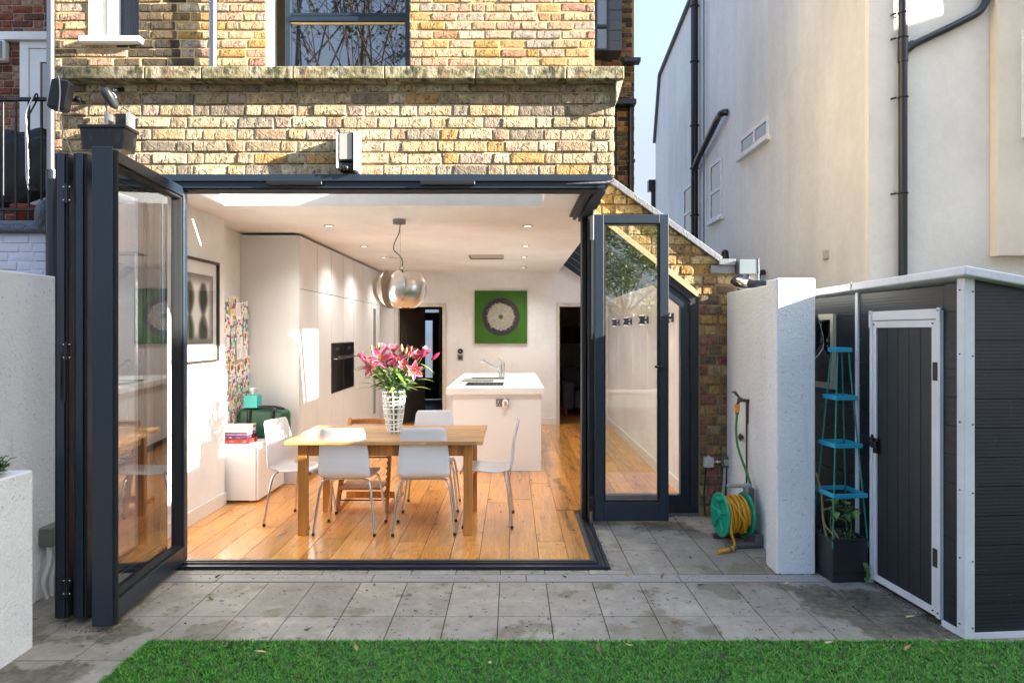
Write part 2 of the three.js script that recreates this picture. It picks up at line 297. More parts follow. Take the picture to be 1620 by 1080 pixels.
struct('skirting', [bx(-2.6, -2.582, -0.001, 0.115, 4.86, 6.17, 0.004), bx(-1.1, 0.74, -0.001, 0.115, 11.482, 11.5, 0.004), bx(1.602, 1.62, -0.001, 0.125, 6.1, 11.48, 0.004)], M.skirt, 'white skirting boards along the kitchen walls');
struct('door_casing', [bx(-1.98, -1.92, 0, 2.05, 11.475, 11.5), bx(-1.17, -1.11, 0, 2.05, 11.475, 11.5), bx(-1.92, -1.17, 1.987, 2.05, 11.475, 11.5), bx(0.74, 0.8, 0, 2.05, 11.475, 11.5), bx(0.8, 1.55, 1.987, 2.05, 11.475, 11.5)], std('#cfc9bd', 0.5), 'cream casings round the two doorways in the back wall');
// rooms behind the two doorways
M.hall = std('#d8d2c8', 0.85); M.room = std('#cfc9c0', 0.9); M.hallFloor = std('#5a3f2c', 0.35);
struct('hallway_shell', [bx(-3.1, -2.9, 0, 2.6, 11.66, 16), bx(-1.1, -0.9, 0, 2.6, 11.66, 16), bx(-3.1, -0.9, 2.6, 2.75, 11.66, 16.1), bx(-2.9, -2.56, 0, 2.6, 16, 16.1), bx(-1.72, -1.1, 0, 2.6, 16, 16.1), bx(-2.56, -1.72, 2.12, 2.6, 16, 16.1)], M.hall, 'dim hallway walls beyond the left doorway');
struct('hallway_floor', bx(-3.1, -0.9, -0.06, -0.012, 11.7, 16.1), M.hallFloor, 'dark hallway floor beyond the left doorway');
struct('living_room_shell', [bx(0.3, 0.45, 0, 2.6, 11.66, 16), bx(3.0, 3.15, 0, 2.6, 11.66, 16), bx(0.3, 3.15, 2.6, 2.75, 11.66, 16), bx(0.3, 3.15, 0, 2.6, 16, 16.1), bx(1.9, 3.0, 0, 2.6, 11.66, 11.8)], M.room, 'dark living room walls beyond the right doorway');
struct('living_room_floor', bx(0.3, 3.15, -0.06, -0.012, 11.7, 16.1), std('#a8703c', 0.3), 'dark wooden living room floor beyond the right doorway');

// ---------- the brick house ----------
M.stone = std('#a39c8c', 0.9, { map: rep(tex(512, 256, (u, v) => { const n = fbm(u, v, 12, 6, 5, 71), l = smooth(0.5, 0.66, fbm(u, v, 16, 8, 5, 79)), w = smooth(0.58, 0.68, fbm(u, v, 14, 7, 5, 93)), p = smooth(0.62, 0.72, fbm(u, v, 8, 5, 4, 99)), d = smooth(0.6, 0.75, fbm(u, v, 30, 4, 4, 107)); let c = [0.8 + 0.4 * (n - 0.5), 0.77 + 0.4 * (n - 0.5), 0.66 + 0.4 * (n - 0.5)]; c = c.map((q, i) => lerp(q, [0.44, 0.47, 0.32][i], l * 0.7)); c = c.map((q, i) => lerp(q, [0.97, 0.95, 0.9][i], w * 0.75)); c = c.map((q, i) => lerp(q, [0.72, 0.54, 0.42][i], p * 0.45)); return c.map((q) => q * (1 - 0.4 * d)); }), 1.1, 2.6), bumpMap: rep(T.stipple, 2), bumpScale: 0.005 });
{
  const e = thing('extension_parapet', 'sunlit yellow brick band with stone coping above the folding doors', 'brick wall', [-1.17, 2.6, -4.72]);
  wpart('mortar', [bx(-3.045, 0.69, 2.602, 3.25, 4.616, 4.85), bx(0.46, 0.69, 2.602, 3.25, 4.85, 5.95), bx(-3.045, -2.8, 2.602, 3.25, 4.85, 6.12)], M.mortar, e);
  layBricks(e, { y0: 2.604, y1: 3.25, d: 4.604, course: 0.0808, mats: M.stock, span: () => [[-3.045, 0.699]], seed: 11, proud: 0.005 });
  let x = -3.017; [0.592, 0.375, 0.604, 0.604, 0.6, 0.6, 0.384].forEach((w) => { const g = bx(x + 0.002, x + w - 0.002, 3.222, 3.306, 4.495, 4.9, 0.008); wpart('coping_stone', g, M.stone, e); x += w; });
  wpart('coping_return', bx(0.44, 0.742, 3.222, 3.306, 4.903, 5.95, 0.008), M.stone, e);
  wpart('kneeler', poly([[0.692, 3.22], [0.738, 3.22], [0.7, 3.09], [0.692, 3.075]], 4.52, 4.8), M.mortar, e);
  wpart('white_reveal', bx(-3.045, -2.5, -0.05, 2.6, 4.6, 4.85), M.render, e);
}
{
  const h = thing('brick_house', 'yellow brick rear wing with grey sash window above the extension', 'house', [-1.7, 2.9, -7]);
  const hole = (xa, xb, ya, yb) => [[xa, ya], [xb, ya], [xb, yb], [xa, yb]];
  wpart('wall', [poly([[-4.16, 0], [-3.06, 0], [-3.06, 2.88], [0.742, 2.88], [0.742, 7.5], [-4.16, 7.5]], 6.142, 6.4, 0, [hole(-2.208, -0.92, 3.3, 5.2), hole(-3.757, -3.36, 4.175, 5.3)]), bx(0.5, 0.742, 2.88, 7.5, 6.4, 11.6), bx(-4.16, -3.9, 0, 7.5, 6.4, 16)], M.mortarUp, h);
  wpart('roof', bx(-4.3, 0.9, 7.5, 7.7, 6, 16), M.frameFlat, h);
  const up = (y) => { if (y < 3.85) return [[-4.16, -3.42]]; const s = [[-4.16, y > 4.175 ? -3.757 : 0.75]]; if (y > 4.175) s.push([-3.36, -2.208], [-0.92, 0.75]); else s[0][1] = -2.208, s.push([-0.92, 0.75]); return s; };
  layBricks(h, { y0: 2.88, y1: 4.76, d: 6.132, course: 0.0816, bond: 'stretcher', span: up, seed: 23, proud: 0.006, joint: 0.014, tone: (x, y) => ((x > -3.55 && x < -2.92) || (x < -3.3 && y < 4.2 && rnd() < 0.45)) ? pick(M.sootShade) : pick(M.stockUp) });  // dark band beside the small window: soot plus a cast shadow put into brick colour
  // sash window
  const w = wpart('sash_window', [bx(-2.09, -2.045, 3.3, 5.2, 6.28, 6.36), bx(-0.98, -0.92, 3.3, 5.2, 6.26, 6.36), bx(-2.045, -0.98, 3.3, 3.36, 6.28, 6.36)], M.frame, h);
  wpart('meeting_rail', [bx(-2.045, -0.98, 4.415, 4.455, 6.27, 6.34), bx(-2.045, -0.98, 4.47, 4.495, 6.29, 6.34)], M.frame, w);
  wpart('sash_bead', [bx(-2.043, -0.982, 4.398, 4.4085, 6.29, 6.31)], std('#d8b98a', 0.5), w);
  wpart('lower_pane', bx(-2.045, -0.98, 3.36, 4.405, 6.31, 6.33), M.darkPane, w);
  wpart('upper_pane', bx(-2.045, -0.98, 4.5, 5.2, 6.335, 6.35), M.darkPane, w);
  wpart('painted_reveal', bx(-2.208, -2.196, 3.3, 5.2, 6.142, 6.36), std('#d8d2c0', 0.8), w);
  const s = wpart('small_window', [bx(-3.745, -3.63, 4.19, 5.3, 6.3, 6.37), bx(-3.4, -3.362, 4.19, 5.3, 6.3, 6.37), bx(-3.63, -3.4, 4.19, 4.22, 6.3, 6.37)], M.white, h);
  wpart('ribbed_pane', [bx(-3.63, -3.4, 4.22, 5.3, 6.33, 6.35), ...Array.from({ length: 15 }, (_, k) => rod([-3.622 + k * 0.0155, 4.22, -6.33], [-3.622 + k * 0.0155, 5.3, -6.33], 0.005, 0.005, 6))], M.dullPane, s);
  wpart('sill', bx(-3.86, -3.31, 4.135, 4.19, 6.06, 6.36, 0.012), std('#e2e0da', 0.85, { bumpMap: rep(T.stipple, 4), bumpScale: 0.006 }), s);
  wpart('white_reveal', bx(-3.757, -3.748, 4.19, 5.3, 6.142, 6.3), M.white, s);
  wpart('pale_jamb', bx(-3.80, -3.757, 4.19, 5.3, 6.118, 6.14), std('#e6d2a0', 0.9), s);
}
{
  const p = thing('downpipe', 'shiny grey steel downpipe at the left end of the brick house', 'pipe', [-4.12, 0, -6.05]);
  wpart('upper_pipe', rod([-4.095, 2.98, -6.06], [-4.095, 6, -6.06], 0.034, 0.034, 20), M.steel, p);
  wpart('lower_pipe', rod([-4.085, 0, -6.06], [-4.085, 2.99, -6.06], 0.05, 0.05, 20), M.bluePipe, p);
  const q = thing('downpipe', 'shiny grey steel downpipe left of the big sash window', 'pipe', [-2.66, 3.3, -6.06]);
  wpart('pipe', rod([-2.655, 2.88, -6.06], [-2.655, 6, -6.06], 0.035, 0.035, 20), M.steel, q);
  wpart('bracket', bx(-2.70, -2.61, 4.62, 4.65, 6.05, 6.13, 0.005), M.steel, q);
}
{
  // main house wall seen over the side return
  const h = thing('main_house_rear', 'tall dark brick rear wall beside the pale sky', 'house', [1.4, 2.6, -11.8]);
  wpart('wall', bx(0.75, 2.06, 2.58, 10, 11.51, 11.9), M.mortarDark, h);
  layBricks(h, { y0: 3.7, y1: 7.4, d: 11.5, course: 0.083, mats: M.sootShade.concat(M.pier.slice(0, 5)), span: (y) => [[1.5, y > 6.1 ? 2.03 : 2.07]], seed: 31, bond: 'flemish' });
  wpart('string_course', bx(1.86, 2.14, 6.05, 6.12, 11.32, 11.5, 0.01), M.frameFlat, h);
  const b = wpart('bay_window', [bx(1.12, 1.39, 6.14, 8.6, 11.1, 11.49), bx(1.55, 1.585, 6.14, 8.6, 11.1, 11.49), bx(1.39, 1.55, 6.14, 6.17, 11.1, 11.49), bx(1.39, 1.55, 6.52, 6.56, 11.1, 11.49)], M.frame, h);
  wpart('pane', bx(1.39, 1.55, 6.17, 8.6, 11.14, 11.16), M.palePane, b);
  const sl = std([0.045, 0.055, 0.075], 0.45);
  for (let k = 0; k < 14; k++) wpart('slate', bx(1.587, 1.79, 6.14 + k * 0.165, 6.14 + k * 0.165 + 0.158, 11.1 + (k % 2) * 0.006, 11.49), sl, b);
  for (const [x, lab] of [[1.70, 'left'], [1.99, 'right']]) { const p = thing('black_downpipe', lab === 'left' ? 'black downpipe on dark brick nearest the parapet corner' : 'black downpipe at the outer corner of the dark brick wall', 'pipe', [x, 2.6, -11.42]); wpart('pipe', rod([x, 2.6, -11.43], [x, lab === 'left' ? 5.4 : 5.35, -11.43], 0.05), M.blackPipe, p); wpart('bracket', bx(x - 0.07, x + 0.07, 4.4, 4.45, 11.41, 11.49), M.blackPipe, p); }
  const hp = thing('rainwater_hopper', 'dark rainwater hopper under the string course', 'hopper', [1.8, 5.3, -11.4]); wpart('body', bx(1.66, 2.06, 5.33, 5.42, 11.28, 11.49, 0.01), M.blackPipe, hp); wpart('neck', rod([1.74, 5.42, -11.4], [1.74, 5.9, -11.4], 0.05), M.blackPipe, hp);
}
// gable end of the side return: brick pier, sloping brick and lead flashing
{
  const g = thing('side_return_gable', 'ochre brick gable and pier round the slant topped glass door', 'brick wall', [1.4, 0, -5.95]);
  const doorY = (x) => 1.86 + (1.605 - x) * 0.79, topY = (x) => x > 1.80 ? 2.13 : 2.13 + (1.80 - x) * 0.722;
  wpart('mortar', poly([[1.605, -0.05], [1.93, -0.05], [1.93, 2.12], [1.8, 2.12], [0.7, 2.915], [0.7, doorY(0.7)], [1.605, 1.86]], 5.862, 6.1), M.mortarDark, g);
  const span = (y) => {
    const lo = y < 1.86 ? 1.607 : 1.605 - (y - 1.86 - 0.03) / 0.79, hi = y < 2.12 ? 1.925 : 1.80 - (y - 2.13 - 0.03) / 0.722;
    const a = Math.max(0.7, y < 1.86 ? lo : lo - 0.0), b = Math.min(1.925, hi); return b - a > 0.05 ? [[a, b]] : [];
  };
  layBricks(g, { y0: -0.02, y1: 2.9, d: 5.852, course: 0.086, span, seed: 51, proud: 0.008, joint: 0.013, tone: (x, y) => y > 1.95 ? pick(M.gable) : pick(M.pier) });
  wpart('sloping_reveal', bar([1.60, 1.874, -5.868], [0.70, 2.585, -5.868], 0.045, 0.035, V(0, 0, 1)), std('#b09c78', 0.9), g);
  const f = wpart('flashing', [bar([0.695, 2.955, -5.95], [1.78, 2.171, -5.95], 0.3, 0.05, V(0, 1, 0.0)), bx(1.76, 1.905, 2.125, 2.178, 5.8, 6.1, 0.01)], M.lead, g);
  wpart('flashing_drip', [bx(1.70, 1.905, 2.06, 2.124, 5.836, 5.85)], M.lead, f);
}
{
  const b = thing('gutter_box', 'small grey lead rainwater box on top of the brick pier', 'gutter box', [1.99, 2.05, -5.9]);
  wpart('box', bx(1.92, 2.075, 2.045, 2.17, 5.76, 6.0, 0.006), std([0.20, 0.24, 0.25], 0.4, { metalness: 0.4 }), b);
  wpart('edge', bx(2.077, 2.09, 1.95, 2.175, 5.755, 6.0), M.lead, b);
  wpart('outlet', rod([1.99, 1.9, -5.88], [1.99, 2.05, -5.88], 0.05), M.lead, b);
}
// glass roof over the side return
{
  const r = thing('glass_roof', 'sloping glass roof with dark rafters over the side return', 'glass roof', [1.2, 2.1, -8.8]);
  for (let k = 0; k < 9; k++) { const d = 6.2 + k * 0.65; wpart('rafter', bar([0.79, 2.80, -d], [1.74, 2.13, -d], 0.06, 0.12, V(0, 1, 0)), M.frame, r); if (k < 8) wpart('pane', bar([0.79, 2.85, -d - 0.325], [1.74, 2.18, -d - 0.325], 0.588, 0.012, V(0, 1, 0)), M.glass, r); }
  wpart('ridge_beam', bx(0.74, 0.8, 2.66, 2.9, 6.1, 11.5), M.frame, r);
}

// ---------- folding doors ----------
{
  const f = thing('folding_door_frame', 'dark grey metal head frame and floor track turning the open corner', 'door frame', [-0.9, 0, -4.6]);
  wpart('head', [bx(-2.5, 0.66, 2.555, 2.598, 4.52, 4.85), bx(-2.5, 0.62, 2.513, 2.555, 4.545, 4.72)], M.frame, f);
  wpart('head_gasket', bx(-2.5, 0.58, 2.504, 2.5125, 4.56, 4.70), M.rubber, f);
  wpart('side_head', [bx(0.5, 0.66, 2.555, 2.598, 4.855, 5.95), bx(0.575, 0.63, 2.515, 2.555, 4.722, 5.95), bx(0.53, 0.555, 2.53, 2.555, 4.722, 5.95), bx(0.635, 0.648, 2.52, 2.555, 4.722, 5.95)], M.frame, f);
  for (const [a, b] of [[-1.63, -1.26], [-0.61, -0.245]]) wpart('trickle_vent', bx(a, b, 2.528, 2.555, 4.515, 4.544, 0.006), M.black, f);
  for (const d of [5.05, 5.5]) wpart('side_vent', bx(0.645, 0.662, 2.515, 2.54, d, d + 0.3, 0.005), M.black, f);
  wpart('corner_flashing', poly([[0.36, 2.532], [0.62, 2.548], [0.675, 2.56], [0.675, 2.545], [0.6, 2.535]], 4.50, 4.517), M.lead, f);
  wpart('left_jamb', [bx(-2.5, -2.43, 0, 2.515, 4.56, 4.7, 0.004)], M.frame, f);
  wpart('far_jamb', [bx(0.60, 0.665, 0, 2.514, 5.84, 5.95, 0.004), bx(0.585, 0.62, 0, 2.513, 5.70, 5.836, 0.004), bx(0.628, 0.66, 0, 2.513, 5.62, 5.83, 0.004)], M.frameFlat, f);
  // floor track, ribs round the corner
  wpart('track_base', [bx(-2.5, 0.655, -0.045, -0.016, 4.518, 4.66), bx(0.565, 0.655, -0.045, -0.016, 4.66, 5.85)], M.black, f);
  const rib = (o, y, m, nm, w = 0.012) => wpart(nm, [bx(-2.5, 0.645 - o, -0.016, y, 4.526 + o, 4.526 + o + w), bx(0.645 - o - w, 0.645 - o, -0.016, y, 4.526 + o + w, 5.84)], m, f);
  rib(0, 0.0, M.frame, 'track_rib'); rib(0.026, -0.004, M.steel, 'track_rail', 0.006); rib(0.045, -0.006, M.frame, 'track_rib'); rib(0.068, 0.002, M.frame, 'track_rib', 0.014);
  wpart('inner_trim', [bx(-2.5, 0.566, -0.015, 0.003, 4.632, 4.662), bx(0.538, 0.566, -0.015, 0.003, 4.662, 5.85)], std([0.10, 0.095, 0.09], 0.4, { metalness: 0.5 }), f);
}
// one leaf: local x runs along its width from the hinge, local z its thickness
function doorLeaf(name, label, pos, turn, w, h, t, { handle = 0, bottom = 0.12, stile = 0.072, grooves = false } = {}) {
  const o = thing(name, label, 'door', pos, turn);
  const st = (x) => { const m = part('stile', [new RoundedBoxGeometry(stile, h, t * 0.8, 2, 0.004).translate(x, h / 2, 0)].map((g) => uvm(g)), M.frame, o); return m; };
  st(stile / 2); st(w - stile / 2);
  part('top_rail', uvm(new RoundedBoxGeometry(w - stile * 2, stile, t * 0.78, 2, 0.004).translate(w / 2, h - stile / 2, 0)), M.frame, o);
  part('bottom_rail', uvm(new RoundedBoxGeometry(w - stile * 2, bottom, t * 0.78, 2, 0.004).translate(w / 2, bottom / 2, 0)), M.frame, o);
  const bw = 0.016, gx0 = stile, gx1 = w - stile, gy0 = bottom, gy1 = h - stile, B = (a, b, c, d) => uvm(new THREE.BoxGeometry(b - a, d - c, t * 0.5).translate((a + b) / 2, (c + d) / 2, 0));
  part('glazing_bead', [B(gx0, gx0 + bw, gy0, gy1), B(gx1 - bw, gx1, gy0, gy1), B(gx0 + bw, gx1 - bw, gy0, gy0 + bw), B(gx0 + bw, gx1 - bw, gy1 - bw, gy1)], M.rubber, o);
  part('glass_pane', uvm(new THREE.PlaneGeometry(gx1 - gx0 - bw, gy1 - gy0 - bw).translate(w / 2, (gy0 + gy1) / 2, t * 0.12)), M.leafGlass, o);
  if (grooves) part('edge_gasket', [-1, 1].map((s) => uvm(new THREE.BoxGeometry(0.012, h - 0.01, t * 0.11).translate(w + 0.006, h / 2, s * t * 0.36))), M.rubber, o);
  if (grooves) part('edge_profile', uvm(new RoundedBoxGeometry(0.02, h - 0.004, t * 0.5, 1, 0.004).translate(w + 0.01, h / 2, 0)), M.frame, o);
  if (handle) { const k = part('lever_handle', [uvm(new RoundedBoxGeometry(0.02, 0.05, 0.02, 2, 0.006).translate(w - stile / 2 - 0.005, handle, t / 2))], M.black, o); part('grip', uvm(new RoundedBoxGeometry(0.075, 0.02, 0.018, 2, 0.007).translate(w - stile / 2 - 0.05, handle + 0.01, t / 2 + 0.04)), M.black, k); part('grip_neck', rod([w - stile / 2 - 0.012, handle + 0.01, t / 2], [w - stile / 2 - 0.012, handle + 0.01, t / 2 + 0.042], 0.008), M.black, k); }
  return o;
}
const turnOf = (ax, az, bx_, bz) => Math.atan2(-(bz - az), bx_ - ax);
{
  // stack of three leaves folded outwards on the left
  const d1 = doorLeaf('folding_door', 'third folded glass leaf of the left stack, its blue grey edge nearest the table', [-2.246, 0.012, -4.63], turnOf(-2.246, -4.63, -2.146, -3.58), 1.052, 2.512, 0.105, { bottom: 0.105, stile: 0.062 });
  part('edge_cap', uvm(new RoundedBoxGeometry(0.016, 2.512, 0.104, 1, 0.004).translate(1.058, 1.256, -0.0)), M.frame, d1);
  part('edge_seal', [uvm(new THREE.BoxGeometry(0.014, 2.49, 0.016).translate(1.05, 1.25, -0.062)), uvm(new THREE.BoxGeometry(0.02, 2.49, 0.01).translate(1.035, 1.25, -0.058))], M.rubber, d1);
  const mk = (x, lab) => doorLeaf('folding_door', lab, [x - 0.03, 0.012, -4.60], turnOf(x - 0.03, -4.60, x, -3.69), 0.92, 2.505, 0.08, { grooves: true });
  const l1 = mk(-2.425, 'first folded door leaf beside the white garden wall, hinges on its edge'), l2 = mk(-2.325, 'middle folded door leaf of the left stack, grooved dark edge');
  for (const y of [2.28, 1.44, 0.18]) { const hg = part('hinge', [uvm(new RoundedBoxGeometry(0.012, 0.1, 0.022, 1, 0.004).translate(0.952, y, -0.045)), rod([0.962, y - 0.05, -0.045], [0.962, y + 0.05, -0.045], 0.009)], M.black, l1); part('hinge_screw', [-0.035, 0.035].flatMap((q) => [-0.03, -0.06].map((zz) => uvm(new THREE.SphereGeometry(0.0055, 8, 6).translate(0.96, y + q, zz)))), M.chrome, hg); }
  part('lock_plate', uvm(new RoundedBoxGeometry(0.008, 0.26, 0.03, 1, 0.003).translate(0.936, 1.30, -0.012)), M.black, l1);
  const r = doorLeaf('folding_door', 'open glass door leaf facing the garden beside the brick pier', [0.674, 0.02, -5.57], 0, 0.6, 2.49, 0.07, { handle: 1.245, bottom: 0.15 });
  part('hinge', [uvm(new RoundedBoxGeometry(0.05, 0.19, 0.03, 1, 0.004).translate(-0.028, 0.1, 0.01))], M.black, r);
  part('roller_bracket', [rod([-0.03, -0.02, 0.03], [-0.03, 0.08, 0.03], 0.014)], M.steel, r);
  part('top_hinge', uvm(new RoundedBoxGeometry(0.03, 0.2, 0.03, 1, 0.004).translate(-0.025, 2.38, 0.02)), M.steel, r);
}
{
  // glazed end of the side return, its top cut to the slope of the roof
  const s = thing('slanted_glass_door', 'dark framed glass door with slanted top beside the brick pier', 'door', [1.15, 0, -5.9]);
  const O = [[0.672, 0.0], [1.603, 0.0], [1.603, 1.855], [0.672, 2.59]], I = [[0.735, 0.06], [1.535, 0.06], [1.535, 1.82], [0.735, 2.45]], J = [[0.80, 0.15], [1.455, 0.15], [1.455, 1.78], [0.80, 2.298]];
  wpart('outer_frame', poly(O, 5.872, 5.96, 0.003, [I]), M.frameFlat, s);
  wpart('door_frame', poly(I.map(([x, y]) => [x, y]), 5.885, 5.95, 0.003, [J]), M.frame, s);
  wpart('glass_pane', uvm(new THREE.ShapeGeometry(new THREE.Shape(J.map(([x, y]) => new THREE.Vector2(x, y)))).translate(0, 0, -5.92)), M.glass, s);
  for (const y of [0.25, 1.35, 1.72]) wpart('hinge', bx(1.525, 1.545, y, y + 0.09, 5.868, 5.885, 0.004), M.black, s);
  wpart('sill', bx(0.672, 1.603, -0.03, -0.001, 5.86, 5.98), M.lead, s);
}

// ---------- things on the facade ----------
{
  const l = thing('floodlight', 'small black and steel floodlight above the folding doors', 'floodlight', [-1.09, 2.61, -4.6]);
  wpart('housing', [bx(-1.145, -1.045, 2.68, 2.87, 4.50, 4.58, 0.008)], M.black, l);
  wpart('side_plate', [bx(-1.043, -1.018, 2.615, 2.872, 4.48, 4.60, 0.003), bx(-1.157, -1.148, 2.63, 2.87, 4.48, 4.60, 0.003)], std('#d6d2ce', 0.5), l);
  wpart('lens', bx(-1.136, -1.056, 2.692, 2.862, 4.492, 4.4985), std('#9b9a90', 0.25), l);
  wpart('sensor', [bx(-1.142, -1.05, 2.615, 2.672, 4.50, 4.56, 0.01), uvm(new THREE.SphereGeometry(0.02, 14, 10).translate(-1.095, 2.635, -4.495))], M.black, l);
}
{
  const s = thing('outdoor_speaker', 'black tilted outdoor speaker hanging under the coping corner', 'speaker', [-2.94, 2.985, -4.42], 0.1);
  const g = new RoundedBoxGeometry(0.115, 0.2, 0.085, 3, 0.022).translate(0, 0.1, 0).rotateZ(-0.17); part('cabinet', uvm(g), std([0.05, 0.05, 0.053], 0.5), s);
  part('grille', uvm(new RoundedBoxGeometry(0.1, 0.184, 0.02, 3, 0.009).translate(0, 0.1, 0.039).rotateZ(-0.17)), std([0.01, 0.01, 0.012], 0.7, { bumpMap: rep(T.fine, 14), bumpScale: 0.002 }), s);
  part('bracket', [rod([0.04, 0.09, -0.03], [0.1, 0.1, -0.13], 0.012), uvm(new THREE.SphereGeometry(0.024, 12, 8).translate(0.085, 0.1, -0.07))], M.black, s);
  part('cable', tube([[0.0, 0.2, 0.03], [0.03, 0.205, 0.056], [0.04, 0.1, 0.056], [0.03, -0.05, 0.05], [0.05, -0.16, 0.02], [0.05, -0.3, -0.1]], 0.0035, 30, 6), std('#b9b9bb', 0.5), s);
}
{
  const c = thing('security_camera', 'small grey bullet security camera under the coping', 'camera', [-2.655, 3.1, -4.5]);
  const prof = [[0, -0.07], [0.018, -0.068], [0.03, -0.05], [0.036, 0], [0.033, 0.04], [0.022, 0.062], [0, 0.066]].map(([x, y]) => new THREE.Vector2(x, y));
  const rot = (g) => g.rotateX(0.55).rotateZ(0.35); part('barrel', uvm(rot(new THREE.LatheGeometry(prof, 20))), std([0.04, 0.042, 0.047], 0.35), c);
  part('lens', uvm(rot(new THREE.SphereGeometry(0.017, 14, 10).translate(0, -0.062, 0))), M.black, c);
  part('white_visor', uvm(rot(new THREE.SphereGeometry(0.040, 14, 10, 3.0, 0.7, 0.6, 1.4))), std('#d8d8d8', 0.4, { side: THREE.DoubleSide }), c);
  part('mount', rod([0.0, 0.05, -0.02], [0.03, 0.09, -0.1], 0.014), M.black, c);
}
{
  const b = thing('rain_hopper', 'weathered black open hopper box on the wall above the folded doors', 'hopper', [-2.63, 2.72, -4.45]);
  const body = new THREE.BoxGeometry(0.29, 0.145, 0.15, 1, 1, 1), p = body.attributes.position; for (let i = 0; i < p.count; i++) if (p.getY(i) < 0) { p.setX(i, p.getX(i) * 0.9); p.setZ(i, p.getZ(i) * 0.9); }
  body.computeVertexNormals();
  const old = std([0.016, 0.019, 0.025], 0.35, { map: tex(128, 128, (u, v) => { const k = 0.5 + 0.9 * smooth(0.45, 0.8, fbm(u, v, 14, 2, 4, 5)); return [k, k, k]; }) });
  part('trough', body.translate(0, 0.08, 0), old, b);
  part('rim', uvm(new RoundedBoxGeometry(0.31, 0.022, 0.17, 1, 0.005).translate(0, 0.152, 0)), M.black, b);
  part('back_plate', uvm(new RoundedBoxGeometry(0.12, 0.11, 0.02, 1, 0.004).translate(0.07, 0.22, -0.06)), M.black, b);
  for (const x of [-0.005, 0.135]) part('side_bracket', uvm(new RoundedBoxGeometry(0.008, 0.1, 0.1, 1, 0.002).translate(x, 0.212, -0.01)), std([0.3, 0.3, 0.31], 0.35, { metalness: 0.4 }), b);
  part('wall_arm', uvm(new RoundedBoxGeometry(0.1, 0.05, 0.09, 1, 0.004).translate(0, 0.06, -0.115)), M.black, b);
}

